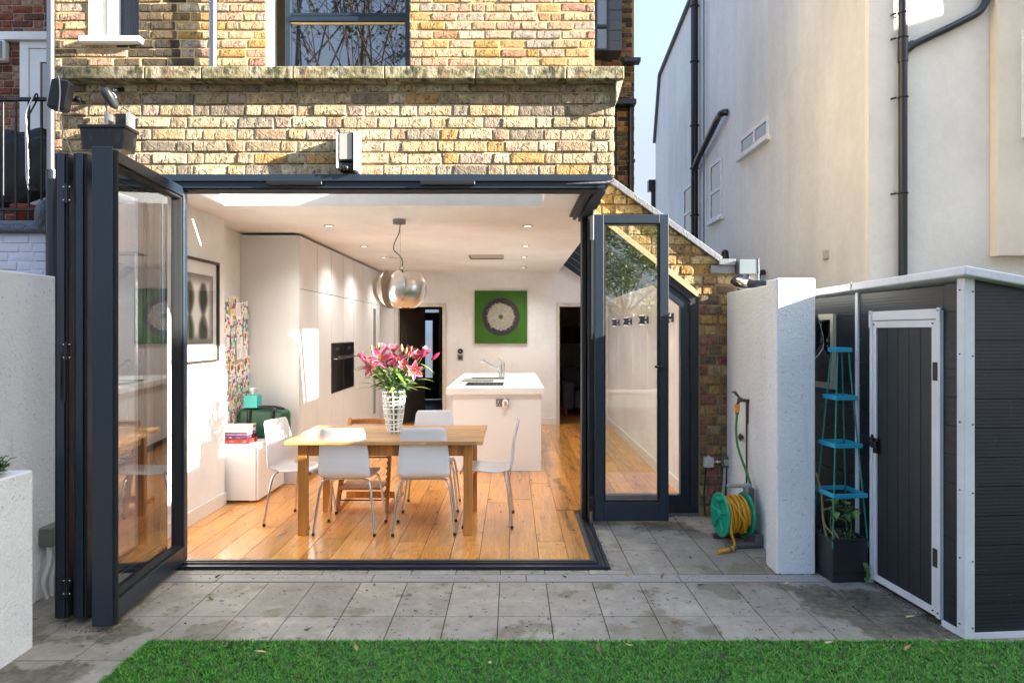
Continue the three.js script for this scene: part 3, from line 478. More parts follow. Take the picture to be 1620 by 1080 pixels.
// ---------- right hand side ----------
{
  const w = thing('white_boundary_wall', 'white rendered boundary wall with end pillar beside the hose reel', 'wall', [1.85, 0, -5.1]);
  wpart('wall_run', bx(1.838, 1.985, -0.03, 1.893, 4.63, 5.84, 0.012), M.render, w);
  wpart('pillar', bx(1.722, 1.975, -0.026, 1.905, 4.435, 4.628, 0.012), M.render, w);
}
{
  // plastic shed, its own axes: x to the right along its front, -z along its long side
  const s = thing('plastic_shed', 'dark grey plastic shed with white trim beside the lawn', 'shed', [2.32, -0.02, -3.495], 0.085);
  const ribs = tex(64, 256, (u, v) => { const k = (v * 8) % 1; return 0.5 + 0.5 * Math.sin(k * 6.283) * 0.4; }, false);
  const clad = std([0.046, 0.072, 0.108], 0.42, { map: tex(512, 512, (u, v) => { const sp = smooth(0.835, 0.86, fbm(u, v, 70, 60, 2, 811)), du = fbm(u, v, 5, 5, 5, 817), k = 0.50 + 0.10 * (du - 0.5); return [lerp(k, 0.95, sp * 0.7), lerp(k, 0.95, sp * 0.7), lerp(k, 0.93, sp * 0.7)]; }), bumpMap: rep(ribs, 1, 6.6), bumpScale: 0.0009 }), cladF = clad, trim = std('#d9dbdf', 0.5, { map: T.mottle }), doorM = std([0.066, 0.090, 0.120], 0.45, { map: tex(256, 512, (u, v) => { const sp = smooth(0.84, 0.86, fbm(u, v, 60, 90, 2, 821)), k = 0.50 + 0.10 * (fbm(u, v, 6, 4, 5, 823) - 0.5); return lerp(k, 0.9, sp * 0.5); }) });
  const L = (x0, x1, y0, y1, d0, d1, r) => bx(x0, x1, y0, y1, d0, d1, r);
  part('inner_wall', [L(0.03, 0.06, 0, 1.72, 0.02, 2.1), L(0.02, 1.6, 0, 1.6, 0.03, 0.06), L(1.56, 1.6, 0, 1.5, 0.06, 2.1), L(0.06, 1.56, 0, 1.5, 2.06, 2.1)], M.frameFlat, s);
  for (let k = 0; k < 12; k++) { const y0 = 0.03 + k * 0.15, y1 = y0 + 0.147; if (k < 12) {
    part('side_board', [L(0.012, 0.03, y0, Math.min(y1, 1.84), 0.05, 0.165)], clad, s);
    if (y0 > 1.67) part('side_board', [L(0.012, 0.03, y0, Math.min(y1, 1.82), 0.167, 0.80)], clad, s);
    part('side_board', [L(0.012, 0.03, y0, Math.min(y1, 1.82), 0.80, 0.93)], clad, s);
    part('side_board', [L(0.012, 0.03, y0, Math.min(y1, 1.82), 0.965, 2.08)], clad, s);
    if (k < 10) part('front_board', [L(0.05, 1.6, y0, y1, 0.006, 0.03)], cladF, s); } }
  part('front_board', poly([[0.05, 1.53], [1.6, 1.53], [1.6, 1.60], [0.05, 1.84]], 0.006, 0.03), cladF, s);
  part('corner_post', [L(-0.006, 0.05, 0, 1.85, -0.008, 0.05, 0.005)], trim, s);
  part('mid_post', L(0, 0.03, 0, 1.83, 0.932, 0.962, 0.004), trim, s);
  part('base_trim', [L(-0.002, 0.028, 0, 0.03, 0.05, 0.165), L(-0.002, 0.028, 0, 0.03, 0.80, 2.1), L(0.05, 1.6, 0, 0.03, -0.004, 0.03)], trim, s);
  const roofPitch = (g) => g; const rf = new RoundedBoxGeometry(1.75, 0.05, 2.25, 1, 0.01).translate(0.875, 0, -1.125).rotateZ(-0.16).rotateX(-0.019).translate(-0.045, 1.885, 0.06);
  part('roof', uvm(roofPitch(rf)), trim, s);
  part('fascia_joint', uvm(new THREE.BoxGeometry(0.006, 0.05, 0.012).translate(-0.047, 1.872, -0.93)), M.lead, s);
  const fr = part('door_casing', [L(-0.008, 0.012, 0.03, 1.69, 0.168, 0.20), L(-0.008, 0.012, 0.03, 1.69, 0.76, 0.79), L(-0.008, 0.012, 1.645, 1.70, 0.20, 0.76)], trim, s);
  part('casing_corner', [L(-0.013, 0.0, 1.63, 1.705, 0.166, 0.19, 0.003), L(-0.013, 0.0, 1.60, 1.705, 0.765, 0.794, 0.003)], trim, fr);
  const dr = part('door', [L(-0.006, 0.012, 0.035, 1.64, 0.204, 0.235), L(-0.006, 0.012, 0.035, 1.64, 0.728, 0.757), L(-0.006, 0.012, 1.60, 1.64, 0.235, 0.728), L(-0.006, 0.012, 0.035, 0.075, 0.235, 0.728)], trim, s);
  for (let k = 0; k < 5; k++) part('door_plank', L(0.0, 0.016, 0.075, 1.60, 0.236 + k * 0.0984, 0.236 + (k + 1) * 0.0984 - 0.004, 0.003), doorM, dr);
  for (const y of [0.30, 1.31]) part('hinge', L(-0.012, -0.004, y, y + 0.1, 0.187, 0.222, 0.002), std([0.02, 0.019, 0.018], 0.6), dr);
  part('latch', [L(-0.022, -0.008, 0.90, 0.92, 0.69, 0.80, 0.004), L(-0.03, -0.006, 0.86, 0.90, 0.70, 0.76, 0.006), rod([-0.03, 0.86, -0.73], [-0.03, 0.94, -0.73], 0.008), L(-0.035, -0.01, 0.83, 0.87, 0.69, 0.72, 0.006)], M.black, dr);
  const scr = []; for (const y of [0.06, 0.4, 0.75, 1.1, 1.45, 1.78]) scr.push(uvm(new THREE.CylinderGeometry(0.0042, 0.0042, 0.006, 8).rotateX(Math.PI / 2).translate(0.036, y, 0.009)), uvm(new THREE.CylinderGeometry(0.0042, 0.0042, 0.006, 8).rotateZ(Math.PI / 2).translate(-0.007, y + 0.01, -0.025)));
  for (const [y, d] of [[1.69, 0.18], [1.69, 0.778], [1.62, 0.22], [1.62, 0.74], [0.06, 0.18], [0.06, 0.22], [0.06, 0.778]]) scr.push(uvm(new THREE.CylinderGeometry(0.0042, 0.0042, 0.006, 8).rotateZ(Math.PI / 2).translate(-0.013, y, -d)));
  part('screws', scr, M.black, s);
  const wn = part('window_frame', [L(-0.012, 0.012, 1.18, 1.70, 1.20, 1.235), L(-0.012, 0.012, 1.18, 1.70, 1.62, 1.655), L(-0.012, 0.012, 1.66, 1.70, 1.235, 1.62), L(-0.012, 0.012, 1.18, 1.22, 1.235, 1.62)], std('#bdb9a8', 0.5), s);
  part('window_pane', L(0.0, 0.006, 1.22, 1.66, 1.235, 1.62), M.darkPane, wn);
}
{
  const p = thing('square_planter', 'square dark grey plastic planter between pillar and shed', 'planter', [2.115, -0.02, -4.40], 0.09);
  const m = std([0.018, 0.019, 0.023], 0.5);
  const B = (w, h, l, x, y, z) => uvm(new RoundedBoxGeometry(w, h, l, 1, 0.006).translate(x, y, z));
  part('body', [B(0.235, 0.2, 0.012, 0, 0.16, 0.112), B(0.235, 0.2, 0.012, 0, 0.16, -0.112), B(0.012, 0.2, 0.212, -0.1115, 0.16, 0), B(0.012, 0.2, 0.212, 0.1115, 0.16, 0)], m, p);
  part('plinth', B(0.228, 0.06, 0.225, 0, 0.03, 0), m, p);
  part('rim', [B(0.247, 0.018, 0.02, 0, 0.268, 0.113), B(0.247, 0.018, 0.02, 0, 0.268, -0.113), B(0.02, 0.018, 0.206, -0.1135, 0.268, 0), B(0.02, 0.018, 0.206, 0.1135, 0.268, 0)], m, p);
  part('soil', uvm(new THREE.BoxGeometry(0.21, 0.15, 0.21).translate(0, 0.165, 0)), std('#2c231b', 1), p);
}
{
  const o = thing('garden_obelisk', 'teal four legged plant obelisk with blue square rings', 'obelisk', [2.115, 0.2, -4.40], 0.09);
  const green = std([0.02, 0.20, 0.16], 0.45), blue = std([0.02, 0.33, 0.48], 0.4), top = 1.235;
  const half = (y) => lerp(0.118, 0.036, y / top);
  for (const [a, b] of [[-1, -1], [1, -1], [-1, 1], [1, 1]]) part('leg', rod([a * half(0), 0, b * half(0)], [a * half(top), top, b * half(top)], 0.0052, 0.0052, 8), green, o);
  for (const y of [0.325, 0.635, 0.935, 1.24]) { const q = half(y) + 0.018, hh = y > 1.2 ? 0.03 : 0.028, B = (w, l, x, z) => uvm(new RoundedBoxGeometry(w, hh, l, 1, 0.004).translate(x, y, z)); part('ring', y > 1.2 ? [B(q * 2, q * 2, 0, 0)] : [B(q * 2, 0.016, 0, q), B(q * 2, 0.016, 0, -q), B(0.016, q * 2 - 0.016, q - 0.008, 0), B(0.016, q * 2 - 0.016, -q + 0.008, 0)], blue, o); }
}
// a pointed leaf with a folded midrib, lying along +z
function leafGeo(l, w, droop = 0.3, fold = 0.2, n = 5) {
  const pos = [], idx = [], uv = [];
  for (let i = 0; i <= n; i++) { const t = i / n, ww = w * Math.sin(Math.PI * Math.pow(t, 0.75)) * 0.5 + 0.0006, y = -droop * l * t * t, z = l * t; pos.push(-ww, y + ww * fold, z, 0, y, z, ww, y + ww * fold, z); uv.push(0, t, 0.5, t, 1, t); if (i) { const a = (i - 1) * 3, b = i * 3; idx.push(a, b, a + 1, a + 1, b, b + 1, a + 1, b + 1, a + 2, a + 2, b + 1, b + 2); } }
  const g = new THREE.BufferGeometry(); g.setAttribute('position', new THREE.Float32BufferAttribute(pos, 3)); g.setAttribute('uv', new THREE.Float32BufferAttribute(uv, 2)); g.setIndex(idx); g.computeVertexNormals(); return g;
}
const orient = (g, yaw, pitch, x, y, z, roll = 0) => { const c = g.clone(); c.rotateZ(roll); c.rotateX(-pitch); c.rotateY(yaw); c.translate(x, y, z); return c.index ? c.toNonIndexed() : c; };
const leafMat = (c, t = 0.35) => phy(c, 0.6, { transmission: t, thickness: 0, side: THREE.DoubleSide });
M.leafLime = leafMat([0.20, 0.34, 0.05]); M.leafGreen = leafMat([0.07, 0.17, 0.03]); M.leafDark = leafMat([0.03, 0.085, 0.02], 0.25); M.stem = std([0.10, 0.18, 0.04], 0.7);
{
  const p = thing('young_climber', 'young lime leaved climber with dry stems growing in the dark planter', 'plant', [2.09, 0.22, -4.38]);
  seedState = 5; const lf = leafGeo(0.06, 0.045, 0.35, 0.25), dry = std('#8a7350', 0.9);
  const stems = [[[0.06, 0, 0.03], [0.07, 0.1, 0.04], [0.055, 0.2, 0.05], [0.07, 0.235, 0.06]], [[-0.04, 0, 0.04], [-0.06, 0.12, 0.03], [-0.05, 0.22, 0.05], [-0.02, 0.26, 0.06]]];
  for (const s of stems) part('stem', tube(s, 0.004, 12, 6), M.stem, p);
  for (const s of [[[-0.08, -0.01, 0.05], [-0.1, 0.12, 0.02], [-0.09, 0.3, -0.03], [-0.11, 0.42, -0.06]], [[0, 0, 0.06], [-0.05, 0.05, 0.07], [-0.09, 0.1, 0.03], [-0.1, 0.26, 0.0]], [[0.02, -0.01, 0.06], [-0.03, 0.03, 0.09], [-0.06, 0.1, 0.06]]]) part('dry_stem', tube(s, 0.006, 14, 6), dry, p);
  for (const [x, y, z, n] of [[-0.02, 0.25, 0.06, 9], [-0.05, 0.18, 0.06, 6], [0.07, 0.23, 0.06, 6], [0.02, 0.2, 0.07, 4]]) for (let k = 0; k < n; k++) part('leaf', orient(lf, rr(0, 6.28), rr(-0.5, 0.6), x + rr(-0.03, 0.03), y + rr(-0.03, 0.03), z + rr(-0.02, 0.02)), rnd() < 0.7 ? M.leafLime : M.leafGreen, p);
  const sm = []; const tiny = leafGeo(0.03, 0.014, 0.3, 0.2, 3); for (let k = 0; k < 90; k++) sm.push(orient(tiny, rr(0, 6.28), rr(0.1, 1.3), rr(-0.08, 0.1), rr(0.0, 0.045), rr(-0.08, 0.09)));
  const m = part('low_growth', sm, M.leafGreen, p); m.userData.kind = 'stuff';
  for (const [x, y, z] of [[0.115, -0.13, 0.13], [0.12, -0.16, 0.135], [0.11, -0.10, 0.13], [0.12, -0.19, 0.13], [0.125, -0.12, 0.12]]) part('leaf', orient(leafGeo(0.04, 0.03), rr(-0.6, 0.6), -0.6, x, y, z), M.leafGreen, p);
}
{
  const p = thing('black_flue_pipe', 'glossy black flue bend sticking out behind the white pillar', 'pipe', [2.12, 1.5, -4.85]);
  wpart('bend', tube([[1.98, 1.36, -4.86], [2.07, 1.38, -4.86], [2.135, 1.46, -4.86], [2.15, 1.55, -4.86], [2.13, 1.64, -4.86], [2.06, 1.69, -4.86], [1.98, 1.69, -4.86]], 0.048, 28, 16), M.blackPipe, p);
  for (const y of [1.47, 1.62]) wpart('collar', uvm(new THREE.TorusGeometry(0.05, 0.01, 8, 18).rotateX(Math.PI / 2).translate(2.143, y, -4.86)), M.blackPipe, p);
  wpart('wire', [tube([[2.02, 1.75, -4.80], [2.12, 1.72, -4.80], [2.17, 1.6, -4.80], [2.19, 1.45, -4.80], [2.12, 1.35, -4.8]], 0.005, 20, 6)], M.chrome, p);
}
{
  const f = thing('pipe_bundle', 'foil wrapped black pipe elbow lying on top of the white wall', 'pipe', [1.95, 1.9, -5.5]);
  wpart('elbow', tube([[1.86, 1.99, -5.72], [1.90, 1.95, -5.66], [1.96, 1.945, -5.58], [2.06, 1.935, -5.5]], 0.036, 16, 12), M.blackPipe, f);
  wpart('foil', tube([[1.89, 1.975, -5.69], [1.92, 1.955, -5.63], [1.95, 1.95, -5.59]], 0.039, 10, 12), M.chrome, f);
}
{
  // garden tap and its riser on the white wall, which faces -x at x = 1.838
  const t = thing('garden_tap', 'old brass garden tap high on the white wall', 'tap', [1.836, 1.0, -5.29]);
  const brass = std([0.10, 0.085, 0.06], 0.4, { metalness: 0.7 });
  wpart('body', [rod([1.837, 1.02, -5.29], [1.75, 1.03, -5.29], 0.014), rod([1.765, 1.03, -5.29], [1.745, 0.985, -5.29], 0.012), uvm(new THREE.SphereGeometry(0.022, 12, 8).translate(1.77, 1.03, -5.29))], brass, t);
  wpart('lever', [rod([1.77, 1.04, -5.29], [1.73, 1.085, -5.29], 0.008, 0.012), uvm(new THREE.BoxGeometry(0.03, 0.012, 0.014).translate(1.722, 1.09, -5.29))], brass, t);
  wpart('riser', [rod([1.826, 0.84, -5.30], [1.826, 1.01, -5.30], 0.01), rod([1.826, 0.1, -5.31], [1.826, 0.84, -5.31], 0.007)], brass, t);
  const sp = wpart('isolating_valve', [uvm(new THREE.TorusGeometry(0.025, 0.007, 8, 16).rotateY(Math.PI / 2).translate(1.815, 0.72, -5.42)), rod([1.837, 0.72, -5.42], [1.80, 0.72, -5.42], 0.014)], brass, t);
}
{
  const r = thing('hose_reel', 'green and grey hose reel with yellow hose by the white wall', 'hose reel', [1.66, -0.02, -5.1], 0.12);
  const gr = std([0.005, 0.33, 0.19], 0.4), grey = std([0.10, 0.10, 0.105], 0.5), yl = std([0.62, 0.30, 0.012], 0.45), ax = 0.215;
  const disc = (x, sgn) => { const s = new THREE.Shape(); s.absarc(0, 0, 0.155, 0, Math.PI * 2); const g = new THREE.ExtrudeGeometry(s, { depth: 0.006, bevelEnabled: true, bevelSize: 0.008, bevelThickness: 0.006, bevelSegments: 3, curveSegments: 36 }); return uvm(g.rotateY(Math.PI / 2 * sgn).translate(x, ax, 0)); };
  const fl = part('left_flange', [disc(-0.11, 1), ...[0, 1, 2, 3, 4].map((k) => rod([-0.119, ax, 0], [-0.119, ax + 0.13 * Math.cos(k * 1.257), 0.13 * Math.sin(k * 1.257)], 0.012, 0.008, 8)), uvm(new THREE.CylinderGeometry(0.04, 0.05, 0.03, 20).rotateZ(Math.PI / 2).translate(-0.125, ax, 0))], gr, r);
  part('winding_knob', [rod([-0.115, ax + 0.125, 0.04], [-0.165, ax + 0.125, 0.04], 0.016, 0.02)], gr, fl);
  part('right_flange', disc(0.085, 1), gr, r);
  part('drum', rod([-0.105, ax, 0], [0.085, ax, 0], 0.07, 0.07, 24), gr, r);
  seedState = 9;
  for (let lay = 0; lay < 3; lay++) { const pts = [], n = 9; for (let k = 0; k <= n * 16; k++) { const t = k / (n * 16), a = k / 16 * Math.PI * 2 + lay; const R = 0.095 + lay * 0.017 + 0.004 * Math.sin(k * 0.7 + lay * 2) + (lay === 2 ? 0.006 * Math.sin(k * 0.13) : 0); pts.push(V(-0.088 + 0.158 * (lay % 2 ? 1 - t : t) + 0.01 * Math.sin(a * 0.5 + lay), ax + R * Math.cos(a), R * Math.sin(a))); } part('hose_coil', tube(pts, 0.0098, n * 20, 7), yl, r); }
  part('loose_hose', [tube([[-0.085, ax + 0.05, 0.13], [-0.09, 0.12, 0.155], [-0.07, 0.05, 0.16], [-0.08, 0.02, 0.17]], 0.0095, 16, 7), tube([[-0.05, ax + 0.1, 0.1], [0, ax, 0.15], [0.03, ax - 0.1, 0.12]], 0.0098, 16, 7)], yl, r);
  const st = part('stand', [uvm(new RoundedBoxGeometry(0.028, 0.42, 0.13, 2, 0.01).translate(0.118, 0.21, 0)), uvm(new RoundedBoxGeometry(0.06, 0.1, 0.3, 2, 0.01).translate(0.125, 0.05, 0))], grey, r);
  part('foot', [uvm(new RoundedBoxGeometry(0.25, 0.042, 0.04, 2, 0.012).translate(0.01, 0.022, 0.13)), uvm(new RoundedBoxGeometry(0.25, 0.042, 0.04, 2, 0.012).translate(0.01, 0.022, -0.13))], grey, st);
  part('carry_handle', [uvm(new RoundedBoxGeometry(0.17, 0.026, 0.04, 2, 0.01).translate(0.03, 0.425, 0)), uvm(new RoundedBoxGeometry(0.05, 0.12, 0.06, 2, 0.012).translate(0.105, 0.38, 0))], std([0.3, 0.3, 0.3], 0.45), st);
  const nz = part('spray_nozzle', [rod([-0.14, 0.022, 0.215], [-0.2, 0.02, 0.235], 0.017, 0.012), rod([-0.2, 0.02, 0.235], [-0.235, 0.018, 0.245], 0.012, 0.014)], yl, r); part('grey_coupling', [rod([-0.08, 0.022, 0.195], [-0.14, 0.022, 0.215], 0.016, 0.018)], grey, nz); part('yellow_ring', rod([-0.105, 0.022, 0.203], [-0.12, 0.022, 0.208], 0.021), yl, nz);
}
{
  const h = thing('supply_hose', 'green supply hose with orange connector hanging from the garden tap', 'hose', [1.75, 0.95, -5.29]);
  wpart('hose', tube([[1.745, 0.93, -5.285], [1.735, 0.8, -5.28], [1.74, 0.68, -5.26], [1.77, 0.55, -5.22], [1.80, 0.42, -5.16], [1.805, 0.33, -5.12]], 0.0095, 28, 8), std([0.01, 0.20, 0.04], 0.4), h);
  wpart('connector', rod([1.745, 0.935, -5.285], [1.745, 0.995, -5.287], 0.019, 0.022, 14), std([0.75, 0.32, 0.01], 0.4), h);
  wpart('grey_collar', rod([1.745, 0.915, -5.285], [1.745, 0.935, -5.285], 0.015), std([0.12, 0.12, 0.12], 0.5), h);
}
{
  const a = thing('weatherproof_socket', 'pale grey square junction box on the brick pier', 'socket', [1.67, 0.4, -5.83]);
  wpart('box', [bx(1.633, 1.715, 0.405, 0.49, 5.79, 5.842, 0.008), rod([1.675, 0.49, -5.815], [1.675, 0.503, -5.815], 0.012)], std('#b9bab0', 0.5), a);
  wpart('cable', tube([[1.655, 0.405, -5.82], [1.65, 0.3, -5.825], [1.64, 0.15, -5.825], [1.642, 0, -5.8]], 0.006, 16, 6), M.black, a);
  const b = thing('weatherproof_socket', 'dark grey switch box with pale cover on the brick pier, right of the pale box', 'socket', [1.82, 0.4, -5.83]);
  wpart('box', [bx(1.782, 1.86, 0.405, 0.495, 5.785, 5.842, 0.012)], std([0.10, 0.10, 0.095], 0.5), b); wpart('cover', bx(1.797, 1.843, 0.425, 0.475, 5.777, 5.784, 0.003), std('#aaa68c', 0.4), b);
  wpart('conduit', tube([[1.815, 0.41, -5.82], [1.812, 0.3, -5.82], [1.80, 0.12, -5.825], [1.80, 0, -5.825]], 0.013, 16, 10), std('#a9a9a6', 0.5), b);
  wpart('link', [rod([1.715, 0.45, -5.82], [1.782, 0.45, -5.82], 0.011), uvm(new THREE.SphereGeometry(0.018, 10, 8).translate(1.75, 0.45, -5.815))], M.chrome, b);
}

// ---------- the beige neighbouring house ----------
{
  const h = thing('beige_house', 'tall beige rendered neighbouring house on the right', 'house', [7, 0, -14]);
  const st = tex(512, 512, (u, v) => { const n = fbm(u, v, 4, 4, 5, 301), s = fbm(u, v, 26, 3, 4, 311), f = fbm(u, v, 70, 70, 2, 317), q = smooth(0.5, 0.75, fbm(u, v, 5, 2, 4, 323)); let k = 0.95 + 0.07 * (n - 0.5) + 0.06 * (s - 0.5) + 0.04 * (f - 0.5); k *= 1 - 0.05 * q; return [k, k * 0.995, k * 0.985]; });
  const side = std('#e7e7e5', 0.9, { map: rep(st, 0.16, 0.16), bumpMap: rep(T.stipple, 0.7), bumpScale: 0.004 }), front = std('#e6e1d6', 0.9, { map: rep(T.mottle, 0.25), bumpMap: rep(T.stipple, 0.8), bumpScale: 0.004 });
  const g = poly([[8.5, -0.1], [20.9, -0.1], [20.9, 7.38], [20.2, 9.14], [8.5, 10.95]], 0, 7.5); g.rotateY(Math.PI / 2); g.translate(11.9, 0, 0);
  // rotated so that the polygon's first axis runs away from the camera
  wpart('side_wall', uvm(g), side, h);
  wpart('front_wall', bx(4.396, 11.9, -0.1, 10.9, 8.40, 8.497), front, h);
  const bay = wpart('projecting_bay', bx(5.88, 11.9, 2.48, 10.9, 8.25, 8.397, 0.01), std('#e6dac4', 0.9, { map: rep(T.mottle, 0.25) }), h);
  const roofEdge = wpart('roof_edge', [bar([4.37, 9.17, -20.2], [4.37, 10.98, -8.3], 0.1, 0.1, V(0, 1, 0)), bar([4.37, 9.17, -20.2], [4.37, 7.36, -20.93], 0.1, 0.1, V(0, 0, 1)), ], std([0.10, 0.10, 0.11], 0.6), h);
  const win = (nm, d0, d1, y0, y1, bars) => {
    const x = 4.40, F = 0.07, w = wpart(nm, [bx(x - 0.03, x + 0.02, y0, y1, d0, d0 + F), bx(x - 0.03, x + 0.02, y0, y1, d1 - F, d1), bx(x - 0.03, x + 0.02, y1 - F, y1, d0 + F, d1 - F), bx(x - 0.03, x + 0.02, y0, y0 + F, d0 + F, d1 - F), ...bars.map(([a, b, c, e]) => bx(x - 0.028, x + 0.02, a, b, c, e))], M.white, h);
    wpart('sill', bx(x - 0.09, x + 0.02, y0 - 0.06, y0 - 0.002, d0 - 0.08, d1 + 0.08), M.white, w);
    wpart('pane', bx(x - 0.012, x + 0.01, y0 + F, y1 - F, d0 + F, d1 - F), M.darkPane, w);
  };
  win('sash_window', 14.27, 15.1, 3.98, 5.24, [[4.56, 4.63, 14.34, 15.03]]);
  win('sash_window', 16.5, 17.4, 3.9, 5.2, [[4.5, 4.57, 16.57, 17.33]]);
  win('strip_window', 11.67, 13.1, 4.9, 5.27, [[4.97, 5.2, 12.3, 12.37]]);
  const bw = wpart('bay_window', [bx(6.16, 6.22, 3.9, 5.2, 8.2, 8.27), bx(6.22, 7.4, 5.15, 5.2, 8.2, 8.27), bx(6.22, 7.4, 3.9, 3.95, 8.19, 8.27)], M.white, h); wpart('pane', bx(6.22, 7.4, 3.95, 5.15, 8.235, 8.249), M.palePane, bw);
  wpart('air_vent', [bx(4.36, 4.4, 2.57, 2.70, 9.46, 9.58, 0.01)], std('#b9b0a0', 0.7), h);
}
{
  const p = thing('soil_pipe', 'tall dark soil pipe with sloping branch on the beige front wall', 'pipe', [4.775, 0, -8.33]);
  wpart('pipe', [rod([4.775, 0, -8.33], [4.775, 7, -8.33], 0.05, 0.05, 16)], M.bluePipe, p);
  wpart('branch', tube([[4.80, 4.98, -8.33], [4.9, 5.04, -8.33], [5.5, 5.33, -8.33], [5.72, 5.46, -8.33], [5.80, 5.62, -8.32], [5.81, 6.0, -8.3]].map((q) => [q[0], q[1] + 0.02, q[2]]), 0.045, 30, 12), M.bluePipe, p);
  for (const y of [3.25, 4.42, 5.15, 5.45]) wpart('pipe_clip', [uvm(new THREE.TorusGeometry(0.052, 0.01, 8, 18).rotateX(Math.PI / 2).translate(4.775, y, -8.33)), rod([4.70, y, -8.34], [4.66, y, -8.39], 0.012)], M.black, p);
  wpart('collar', [rod([4.775, 4.85, -8.33], [4.775, 5.12, -8.33], 0.058, 0.058, 16), rod([4.79, 4.98, -8.33], [4.9, 5.07, -8.33], 0.055, 0.055, 14)], M.bluePipe, p);
  const q = thing('soil_pipe', 'thick black soil pipe with elbow branch on the beige side wall', 'pipe', [4.3, 0, -16.1]);
  wpart('pipe', rod([4.28, 0, -16.0], [4.28, 10.3, -16.0], 0.085, 0.085, 16), M.blackPipe, q);
  wpart('branch', tube([[4.28, 5.4, -15.95], [4.28, 5.5, -15.8], [4.27, 5.85, -14.6], [4.27, 6.0, -14.1], [4.28, 6.02, -13.9], [4.38, 6.02, -13.85]], 0.07, 30, 12), M.blackPipe, q);
  for (const y of [4.3, 5.4, 6.4, 7.9, 9.2]) wpart('collar', uvm(new THREE.TorusGeometry(0.088, 0.02, 8, 18).rotateX(Math.PI / 2).translate(4.28, y, -16)), M.black, q);
  wpart('thin_pipe', rod([4.33, 0, -15.4], [4.33, 9.6, -15.4], 0.02), M.lead, q);
  const r = thing('far_rain_pipe', 'small dark hopper and downpipe at the far edge of the beige house', 'pipe', [4.4, 0, -20.9]);
  wpart('hopper', bx(4.2, 4.5, 5.9, 6.25, 20.95, 21.2, 0.02), M.blackPipe, r); wpart('pipe', rod([4.37, 0, -21.05], [4.37, 5.92, -21.05], 0.08), M.blackPipe, r);
  const s = thing('waste_pipe', 'short black waste pipe elbow on the beige wall above the white wall', 'pipe', [4.34, 2.2, -11.9]);
  wpart('elbow', tube([[4.39, 2.60, -11.85], [4.30, 2.58, -11.85], [4.28, 2.48, -11.9], [4.28, 2.4, -12.1], [4.28, 2.25, -12.9]], 0.05, 20, 10), M.blackPipe, s);
  const u = thing('vent_cowl', 'stubby black vent cowl behind the lead flashing', 'vent', [4.2, 2.6, -13.5]);
  wpart('cowl', [rod([4.2, 1, -13.45], [4.2, 2.88, -13.45], 0.075), rod([4.2, 2.88, -13.45], [4.2, 2.95, -13.45], 0.095), rod([4.2, 2.97, -13.45], [4.2, 3.12, -13.45], 0.085, 0.07), uvm(new THREE.SphereGeometry(0.07, 14, 8).translate(4.2, 3.12, -13.45))], M.blackPipe, u);
}

// ---------- left hand side ----------
solo('white_garden_wall', bx(-3.02, -2.78, -0.03, 1.892, 1.2, 4.595, 0.012), M.render, 'tall white rendered garden wall at the left edge', 'wall');
{
  const p = thing('white_planter_wall', 'low white rendered raised bed in the left foreground', 'planter', [-2.58, -0.03, -2.3]);
  wpart('retaining_wall', [bx(-2.49, -2.393, -0.03, 0.865, 1.0, 3.41, 0.01), bx(-2.775, -2.492, -0.03, 0.865, 3.31, 3.409, 0.01)], M.render, p);
  wpart('soil', bx(-2.775, -2.492, -0.03, 0.80, 1.0, 3.308), std('#33281e', 1), p);
  const b = thing('bed_shrub', 'small dark green sprig poking over the white raised bed', 'plant', [-2.53, 0.8, -3.24]);
  seedState = 12; const lf = leafGeo(0.035, 0.02, 0.2, 0.25, 4);
  for (let s = 0; s < 9; s++) { const x = rr(-0.06, 0.03), z = rr(-0.06, 0.12), h = rr(0.1, 0.17), tx = x + rr(0.04, 0.13), tz = z + rr(-0.05, 0.05); part('stem', rod([x, 0, z], [tx, h, tz], 0.003, 0.002, 6), M.stem, b); const ls = []; for (let k = 0; k < 16; k++) { const t = rr(0.35, 1); ls.push(orient(lf, rr(0, 6.28), rr(-0.2, 0.9), lerp(x, tx, t), h * t, lerp(z, tz, t))); } part('foliage', ls, M.leafDark, b); }
}
{
  const j = thing('cable_box', 'grey green weatherproof cable box low on the white garden wall', 'cable box', [-2.76, 0.35, -4.09]);
  wpart('box', [bx(-2.78, -2.70, 0.29, 0.405, 4.00, 4.17, 0.012)], std([0.16, 0.175, 0.13], 0.55), j);
  wpart('lid', bx(-2.70, -2.692, 0.30, 0.397, 4.01, 4.16, 0.004), std([0.19, 0.205, 0.155], 0.5), j);
  for (const d of [4.03, 4.07, 4.12]) wpart('conduit', tube([[-2.735, 0.29, -d], [-2.735, 0.2, -d - 0.02 * (d > 4.05)], [-2.75, 0.08, -d + 0.03 * (d < 4.05)], [-2.75, -0.02, -d]], 0.013, 16, 10), std('#d9dbdc', 0.6), j);
}
